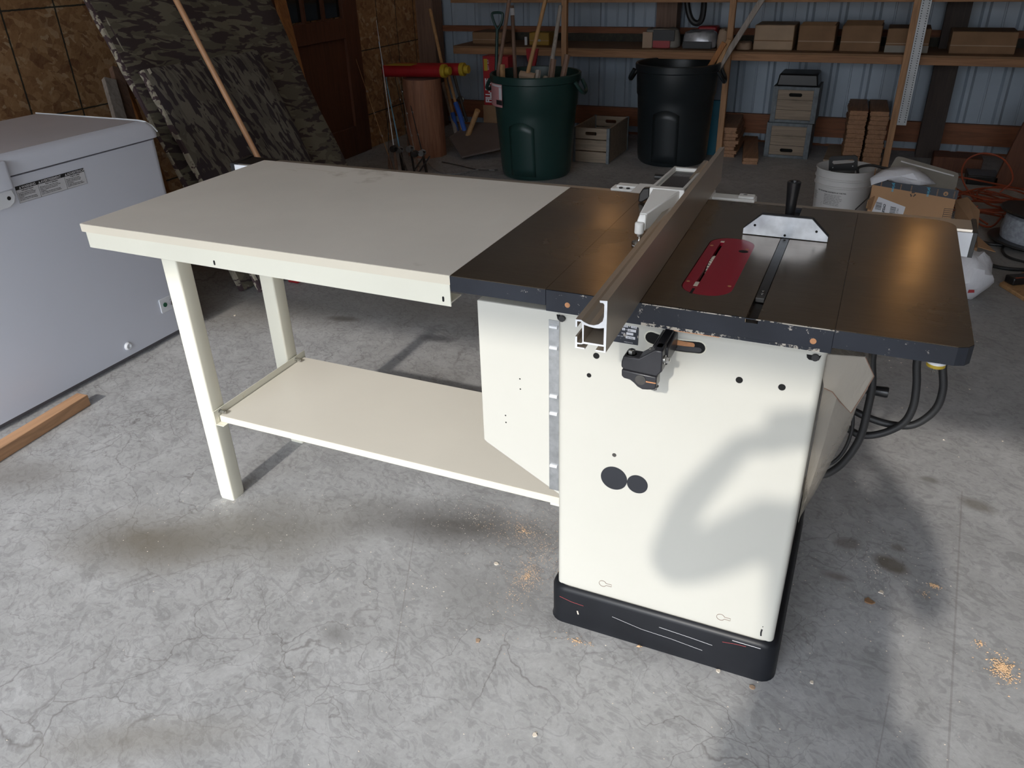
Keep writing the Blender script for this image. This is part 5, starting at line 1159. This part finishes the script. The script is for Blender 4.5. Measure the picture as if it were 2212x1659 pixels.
# second low carton by the rail end with flaps, and a plastic bag
c2 = thing('cardboard_box', 'small open carton on the floor beyond the rail end', 'box', (1.05, 2.87, 0))
P_ = [on(q, 1, 2.85) for q in ((2072, 535), (2112, 535), (2112, 560), (2078, 566))]
build('body', MB().box(P_[0].x - .12, P_[1].x, 2.85, 3.05, 0, P_[1].z), M['cardboard'], c2, bevel=.003)
build('open_flap', MB().add([on(q, 1, y_) for q, y_ in (((2108, 508), 3.0), ((2150, 545), 2.86), ((2112, 534), 2.85))], [(0, 1, 2)]), M['cardboard'], c2, smooth=False).modifiers.new('s', 'SOLIDIFY').thickness = .003
bgm = MB(); bc_ = Vector((1.035, 2.56, 0)); rings = []; r4 = random.Random(9)
for k in range(9):
    t__ = k / 8; z = .003 + t__ * .20; r = .105 * math.sin(math.pi * (.12 + .80 * t__)) ** .7
    rings.append([Vector((bc_.x + r * (1 + .10 * math.sin(5 * a + k)) * math.cos(a), bc_.y + r * (1 + .1 * math.sin(4 * a + 2 * k)) * math.sin(a), z + .008 * math.sin(3 * a + k))) for a in [2 * math.pi * i / 26 for i in range(26)]])
bgm.loft(rings); pb = thing('plastic_bag', 'stuffed white plastic bag on the floor behind the right end of the saw table', 'bag', (bc_.x, bc_.y, 0)); build('bag', bgm, M['bagplastic'], pb)
build('red_print', MB().prism([(bc_.x + .01, .05), (bc_.x + .035, .055), (bc_.x + .03, .08), (bc_.x + .012, .075)], 1, bc_.y - .100, bc_.y - .097), M['redp'], pb, smooth=False)
# orange extension cord: tall loop and floor coils
oc = thing('orange_cord', 'tangled orange extension cord with one tall loop behind the boxes', 'cord', (1.25, 4.0, 0))
lp = [on(q, 1, 4.0) for q in ((2100, 425), (2082, 395), (2078, 368), (2092, 343), (2125, 331), (2165, 342), (2186, 372), (2184, 395), (2160, 415))]
build('loop', MB().tube(smooth_pts([Vector((p.x, p.y, max(p.z, .01))) for p in lp], 6), .0048, 8), M['orange'], oc)
r5 = random.Random(12)
for k in range(11):
    ca = (1.26 + r5.uniform(-.05, .08), 3.95 + r5.uniform(-.15, .15)); ra, rb_ = r5.uniform(.10, .26), r5.uniform(.10, .42); ph = r5.uniform(0, 3); th0 = r5.uniform(0, 6)
    pts = []
    for i in range(26):
        a = th0 + i / 25 * 5.4; x, y = ra * math.cos(a), rb_ * math.sin(a); pts.append((ca[0] + x * math.cos(ph) - y * math.sin(ph), ca[1] + x * math.sin(ph) + y * math.cos(ph), .006 + .010 * k + .012 * (1 + math.sin(2 * a + k))))
    build('coil', MB().tube(pts, .0052, 8), M['orange'], oc)
lw = [on(q, 2, .02) for q in ((2090, 470), (2140, 490), (2180, 450), (2230, 420))]
build('tail', MB().tube(smooth_pts(lw, 6), .0055, 8), M['orange'], oc)
# yarn-grey spool reel
rc_ = on((2200, 500), 2, .0); rt_ = thing('cord_reel', 'grey wound reel between black flanges at the right edge of the picture', 'reel', (1.36, 3.42, 0))
Mr = Matrix.Translation((1.375, 3.42, .0)) @ Matrix.Rotation(.10, 4, 'Y')
build('lower_flange', MB().lathe([(0, .012), (.185, .012), (.19, .018), (.185, .026), (0, .026)], (0, 0, 0), 40, 2, True).xf(Mr), M['blk'], rt_)
build('winding', MB().lathe([(0, .026), (.135, .026), (.145, .07), (.14, .14), (.10, .165), (0, .165)], (0, 0, 0), 40, 2, True).xf(Mr), M['spool'], rt_)
build('upper_flange', MB().lathe([(0, .165), (.175, .165), (.18, .172), (.175, .178), (0, .178)], (0, 0, 0), 40, 2, True).xf(Mr), M['blk'], rt_)
o_ = thing('utility_knife', 'small orange handled tool standing in front of the grey reel', 'tool', tuple(on((2195, 527), 2, 0)))
p = on((2195, 527), 2, 0); build('grip', MB().cyl(p, p + Vector((0, .0, .075)), .012, 16), M['orange'], o_); build('neck', MB().cyl(p + Vector((0, 0, .075)), p + Vector((0, 0, .11)), .005, 12), M['galv'], o_)
for lb_, qs in (('black rubber cable curving across the floor below the reel', ((2112, 520), (2140, 527), (2180, 531), (2230, 540))), ('lower black rubber cable sweeping to the right edge near the plastic bag', ((2110, 552), (2135, 570), (2175, 580), (2240, 584)))):
    tag(build('black_cable', MB().tube(smooth_pts([on(q, 2, .009) for q in qs], 6), .0085, 10), M['rubber']), lb_, 'cable')
lp = [on(q, 2, .01) for q in ((2172, 528), (2165, 540), (2180, 556), (2230, 570))]
tag(build('black_cable', MB().tube(smooth_pts(lp, 6), .006, 10), M['rubber']), 'thin black cable looping between the two thicker cables', 'cable')
P_ = [on(q, 2, .0) for q in ((2157, 618), (2250, 575), (2290, 640), (2212, 652))]
tag(build('plywood_piece', MB().prism([(p.x, p.y) for p in P_], 2, 0, .018), M['handle'], bevel=.004), 'tan plywood piece on the floor at the right edge', 'board')
p = on((2190, 612), 2, .018); dv = thing('black_device', 'low black tool lying on the tan plywood piece', 'tool', (p.x, p.y, .018))
Mr = Matrix.Translation((p.x, p.y, .019)) @ Matrix.Rotation(.55, 4, 'Z'); build('body', MB().box(-.03, .11, -.03, .03, 0, .035).xf(Mr), M['blk'], dv, bevel=.006); build('stripe', MB().box(-.02, .10, -.028, -.022, .035, .037).xf(Mr), M['orange'], dv)
for k, (q, lb_) in enumerate((((2000, 352), 'dark reddish clutter heap behind the boxes at right'), ((2190, 300), 'brown board leaning upright at the far right'))):
    if k == 0:
        for j, (x_, y_, w_, h_, mt, l2) in enumerate(((.95, 4.9, .3, .10, 'dark_wood', 'dark reddish wooden box on the floor under the shelf at right'), (1.15, 4.6, .18, .06, 'blk', 'black tool case on the floor in front of the reddish box'))):
            tag(build('storage_box', MB().box(x_, x_ + w_, y_, y_ + .2, 0, h_), M[mt], bevel=.006), l2, 'box')
    else: tag(build('leaning_board', MB().prism([(1.30, 0), (1.75, 0), (1.75, .62), (1.38, .40)], 1, 4.60, 4.63), M['dark_wood'], bevel=.003), 'reddish brown board standing at the far right edge', 'board')

# ------------------------------------------------------------------ sawdust, chips and crumbs
def crumbs(name, cs, mat, label, cat, seed, up=1.0):
    r6 = random.Random(seed); m = MB()
    for (cx, cy, rx, ry, n_, s_) in cs:
        for _ in range(n_):
            a = r6.uniform(0, 6.283); r = abs(r6.gauss(0, .5)); x, y = cx + rx * r * math.cos(a), cy + ry * r * math.sin(a); k = s_ * r6.uniform(.4, 1.3); ph = r6.uniform(0, 6)
            z = up * k * .5 * max(0, 1 - r) * 2
            b_ = [Vector((x + k * math.cos(ph + j * 2.09) * (1.6 if j == 0 else 1), y + k * math.sin(ph + j * 2.09), z + .0002)) for j in range(3)]
            m.add(b_ + [Vector((x, y, z + k * .7))], [(0, 1, 3), (1, 2, 3), (2, 0, 3), (2, 1, 0)])
    o = build(name, m, M[mat], smooth=False); tag(o, label, cat, kind='stuff'); return o
crumbs('sawdust', [(1.015, .262, .035, .055, 420, .0022), (.975, .325, .02, .02, 40, .002), (.885, .49, .018, .012, 90, .0022), (.862, .45, .03, .03, 30, .0015), (-.15, .30, .22, .14, 700, .0011), (-.07, .14, .07, .16, 700, .0012), (.12, -.02, .06, .015, 80, .0016), (.0, .20, .03, .12, 120, .001), (.26, .02, .01, .01, 20, .002)], 'saw_dust', 'orange sawdust scattered on the concrete', 'sawdust', 3)
crumbs('floor_crumbs', [(-.3, 0, 1.6, .9, 260, .0016), (.75, .5, .35, .6, 260, .0016), (-1.0, .1, .5, .3, 160, .0014), (-.3, .3, .35, .25, 260, .0011), (.6, -.25, .25, .2, 60, .0018), (.9, 2.0, .5, 1.0, 120, .003), (-.8, 3.2, .8, .9, 60, .004)], 'chipw', 'tiny pale crumbs strewn over the concrete floor', 'crumbs', 4, .3)
for k, (q, lb_, mt, s_) in enumerate((((1072, 1218), 'pale wood chip on the floor below the side shelf', 'chipw', .007), ((1032, 1385), 'brown wood sliver near the front of the base', 'brown_bag', .008), ((1877, 1300), 'dark brown flake on the floor right of the saw base', 'card_dull', .013), ((1753, 1474), 'whitish splotch of debris near the base corner', 'chipw', .006), ((1626, 1486), 'small tan chip just below the base corner', 'brown_bag', .008), ((1903, 1280), 'small tan chip right of the saw beyond the dark flake', 'chipw', .007), ((1155, 1588), 'white chip at the bottom of the picture', 'chipw', .006), ((507, 682), 'pale sliver on the floor between the table legs', 'chipw', .008), ((1552, 1450), 'crumbly tan chip touching the base front', 'chipw', .006))):
    p = on(q, 2, 0); r7 = random.Random(k); n_ = 7; pts = [(p.x + s_ * r7.uniform(.5, 1.1) * math.cos(2 * math.pi * i / n_), p.y + s_ * r7.uniform(.5, 1.1) * math.sin(2 * math.pi * i / n_)) for i in range(n_)]
    tag(build('wood_chip', MB().prism(pts, 2, 0, .0015 + s_ * .15), M[mt], smooth=False), lb_, 'chip', 'loose chips on the floor')

# ------------------------------------------------------------------ the person taking the picture, standing in the doorway behind the camera
def skin_body(name, joints, edges, mat, root, parent=None, sub=2):
    me = bpy.data.meshes.new(name); me.from_pydata([j[0] for j in joints], edges, []); me.update()
    o = bpy.data.objects.new(name, me); COL.objects.link(o); OFF[o.name] = Vector((0, 0, 0))
    sk = o.modifiers.new('skin', 'SKIN'); sk.use_smooth_shade = True
    for i, j in enumerate(joints):
        v = me.skin_vertices[0].data[i]; v.radius = (j[1], j[2] if len(j) > 2 else j[1]); v.use_root = (i == root)
    sb = o.modifiers.new('sub', 'SUBSURF'); sb.levels = sub; sb.render_levels = sub
    me.materials.append(mat)
    if parent: o.parent = parent
    return o
M['skin'] = paint('skin', (.52, .32, .23), .5); M['shirt'] = paint('grey_shirt', (.22, .23, .26), .85); M['jeans'] = paint('blue_jeans', (.06, .09, .16), .9); M['hair'] = paint('brown_hair', (.06, .035, .02), .7); M['boot'] = paint('brown_boot', (.10, .06, .035), .6)
PX, PY = .665, -1.72
J = [((PX, PY, .96), .150, .11), ((PX - .005, PY + .01, 1.12), .135, .10), ((PX - .01, PY + .02, 1.30), .155, .11), ((PX - .015, PY + .03, 1.42), .12, .085), ((PX - .02, PY + .045, 1.50), .055, .055), ((PX - .03, PY + .075, 1.575), .066, .070), ((PX - .035, PY + .085, 1.64), .078, .092), ((PX - .035, PY + .07, 1.71), .060, .075),
     ((PX - .17, PY + .04, 1.415), .058), ((PX - .30, PY + .12, 1.24), .048), ((PX - .37, PY + .21, 1.15), .044), ((PX - .33, PY + .32, 1.27), .036), ((PX - .265, PY + .405, 1.375), .026), ((PX - .245, PY + .43, 1.41), .030, .022),
     ((PX + .17, PY + .02, 1.415), .058), ((PX + .20, PY + .05, 1.26), .046), ((PX + .195, PY + .11, 1.17), .042), ((PX + .20, PY + .26, 1.27), .036), ((PX + .055, PY + .385, 1.375), .026), ((PX + .025, PY + .415, 1.40), .030, .022),
     ((PX - .09, PY, .86), .095), ((PX - .11, PY + .01, .50), .062), ((PX - .12, PY, .30), .058), ((PX - .12, PY - .01, .09), .038), ((PX - .125, PY + .12, .035), .035, .03),
     ((PX + .09, PY, .86), .095), ((PX + .11, PY + .01, .50), .062), ((PX + .12, PY, .30), .058), ((PX + .12, PY - .01, .09), .038), ((PX + .135, PY + .12, .035), .035, .03)]
ED = [(0, 1), (1, 2), (2, 3), (3, 4), (4, 5), (5, 6), (6, 7), (3, 8), (8, 9), (9, 10), (10, 11), (11, 12), (12, 13), (3, 14), (14, 15), (15, 16), (16, 17), (17, 18), (18, 19), (0, 20), (20, 21), (21, 22), (22, 23), (23, 24), (0, 25), (25, 26), (26, 27), (27, 28), (28, 29)]
# phone plane sits just behind the lens; fingers close on its two short edges
phc = CAM + CR @ Vector((0, 0, .016)); ex, ey, ez = CR @ Vector((1, 0, 0)), CR @ Vector((0, 1, 0)), CR @ Vector((0, 0, 1))
def pl_(x, y, z): return tuple(phc + ex * x + ey * y + ez * z)
for side, palm in ((-1, 13), (1, 19)):
    pc_ = Vector(pl_(side * .098, -.022, .028)); J[palm] = (tuple(pc_), .026, .018); w0 = Vector(J[palm - 1][0]); J[palm - 1] = (tuple(pc_ + (w0 - pc_).normalized() * .075), .026)
    for k in range(4):
        yy = .026 - .018 * k; ln = (.9, 1.0, .95, .8)[k]
        n0 = len(J); J += [(pl_(side * .098, yy - .004, .012), .0088), (pl_(side * .096, yy, -.004), .0082), (pl_(side * (.094 - .016 * ln), yy + .002, -.0075), .0072)]
        ED += [(palm, n0), (n0, n0 + 1), (n0 + 1, n0 + 2)]
    n0 = len(J); J += [(pl_(side * .088, -.035, .026), .0098), (pl_(side * .068, -.030, .020), .0085), (pl_(side * .050, -.022, .019), .0072)]; ED += [(palm, n0), (n0, n0 + 1), (n0 + 1, n0 + 2)]
per = thing('person', 'person standing in the open doorway behind the camera holding up a phone', 'person', (0, 0, 0))
bodyo = skin_body('body', J, ED, M['skin'], 0, per)
JS = [(p, tuple(r * 1.10 for r in rr)) for p, *rr in J]
def garment(name, idx, ed, mat, grow, root=0):
    mp = {k: i for i, k in enumerate(idx)}; jj = [(J[k][0],) + tuple(r + grow for r in J[k][1:]) for k in idx]
    return skin_body(name, jj, [(mp[a], mp[b]) for a, b in ed], mat, root, per)
garment('shirt', [0, 1, 2, 3, 8, 9, 10, 14, 15, 16], [(0, 1), (1, 2), (2, 3), (3, 8), (8, 9), (9, 10), (3, 14), (14, 15), (15, 16)], M['shirt'], .012)
garment('trousers', [0, 20, 21, 22, 23, 25, 26, 27, 28], [(0, 20), (20, 21), (21, 22), (22, 23), (0, 25), (25, 26), (26, 27), (27, 28)], M['jeans'], .012)
hc = Vector(J[6][0]) + Vector((0, -.012, .018))
hr = []
for z, r in ((-.10, .055), (-.06, .088), (-.01, .100), (.05, .096), (.09, .070), (.112, .02)): hr.append([hc + Vector((r * .86 * math.cos(a), -.012 + r * (1.02 if math.sin(a) < 0 else .70) * math.sin(a), z)) for a in [2 * math.pi * k / 24 for k in range(24)]])
build('hair', MB().loft(hr), M['hair'], per)
f0 = Vector(J[5][0]) + Vector((0, .0, .03))
for s_ in (-1, 1):
    build('eye', MB().lathe([(0, -.011), (.009, -.006), (.011, 0), (.009, .006), (0, .011)], f0 + Vector((s_ * .031, .078, .032)), 12, 1), M['label'], per)
    build('ear', MB().lathe([(0, -.006), (.020, -.003), (.022, .002), (.012, .006), (0, .005)], f0 + Vector((s_ * .082, -.005, .015)), 14, 0), M['skin'], per)
build('nose', MB().loft([[f0 + Vector(p) for p in ((-.008, .082, .03), (.008, .082, .03), (0, .09, .034))], [f0 + Vector(p) for p in ((-.016, .085, -.008), (.016, .085, -.008), (0, .112, -.004))]]), M['skin'], per)
build('mouth', MB().prism([(-.024, -.032), (0, -.028), (.024, -.032), (0, -.040)], 1, .072, .086).xf(Matrix.Translation(f0)), M['redp'], per)
Mp = Matrix((ex, ey, ez)).transposed().to_4x4(); Mp.translation = phc
ph = build('phone', MB().prism(rrect(-.080, .080, -.038, .038, .010, 4), 2, -.0035, .0045).xf(Mp), M['blk'], bevel=.001); tag(ph, 'black phone held level in both hands behind the camera', 'phone')

# ------------------------------------------------------------------ two warm bulbs hanging from the ceiling at the back of the room
for k, (x_, y_, z_, lb_) in enumerate(((.98, 4.9, 2.42, 'bare warm bulb hanging above the right part of the shelf'), (-1.35, 4.9, 2.62, 'bare warm bulb hanging above the green bin'))):
    t_ = thing('hanging_bulb', lb_, 'lamp', (x_, y_, ZC), 'hanging bulbs')
    build('cord', MB().cyl((x_, y_, ZC), (x_, y_, z_ + .11), .004, 8), M['rubber'], t_); build('socket', MB().cyl((x_, y_, z_ + .11), (x_, y_, z_ + .05), .018, 14), M['blk'], t_)
    bm_ = bpy.data.materials.new('warm_bulb'); bm_.use_nodes = True; e_ = bm_.node_tree.nodes['Principled BSDF']; e_.inputs['Emission Color'].default_value = (1, .55, .2, 1); e_.inputs['Emission Strength'].default_value = 45
    build('bulb', MB().lathe([(0, z_ + .055), (.014, z_ + .05), (.018, z_ + .035), (.032, z_ + .01), (.030, z_ - .012), (.016, z_ - .028), (0, z_ - .032)], (x_, y_, 0), 20, 2), bm_, t_)
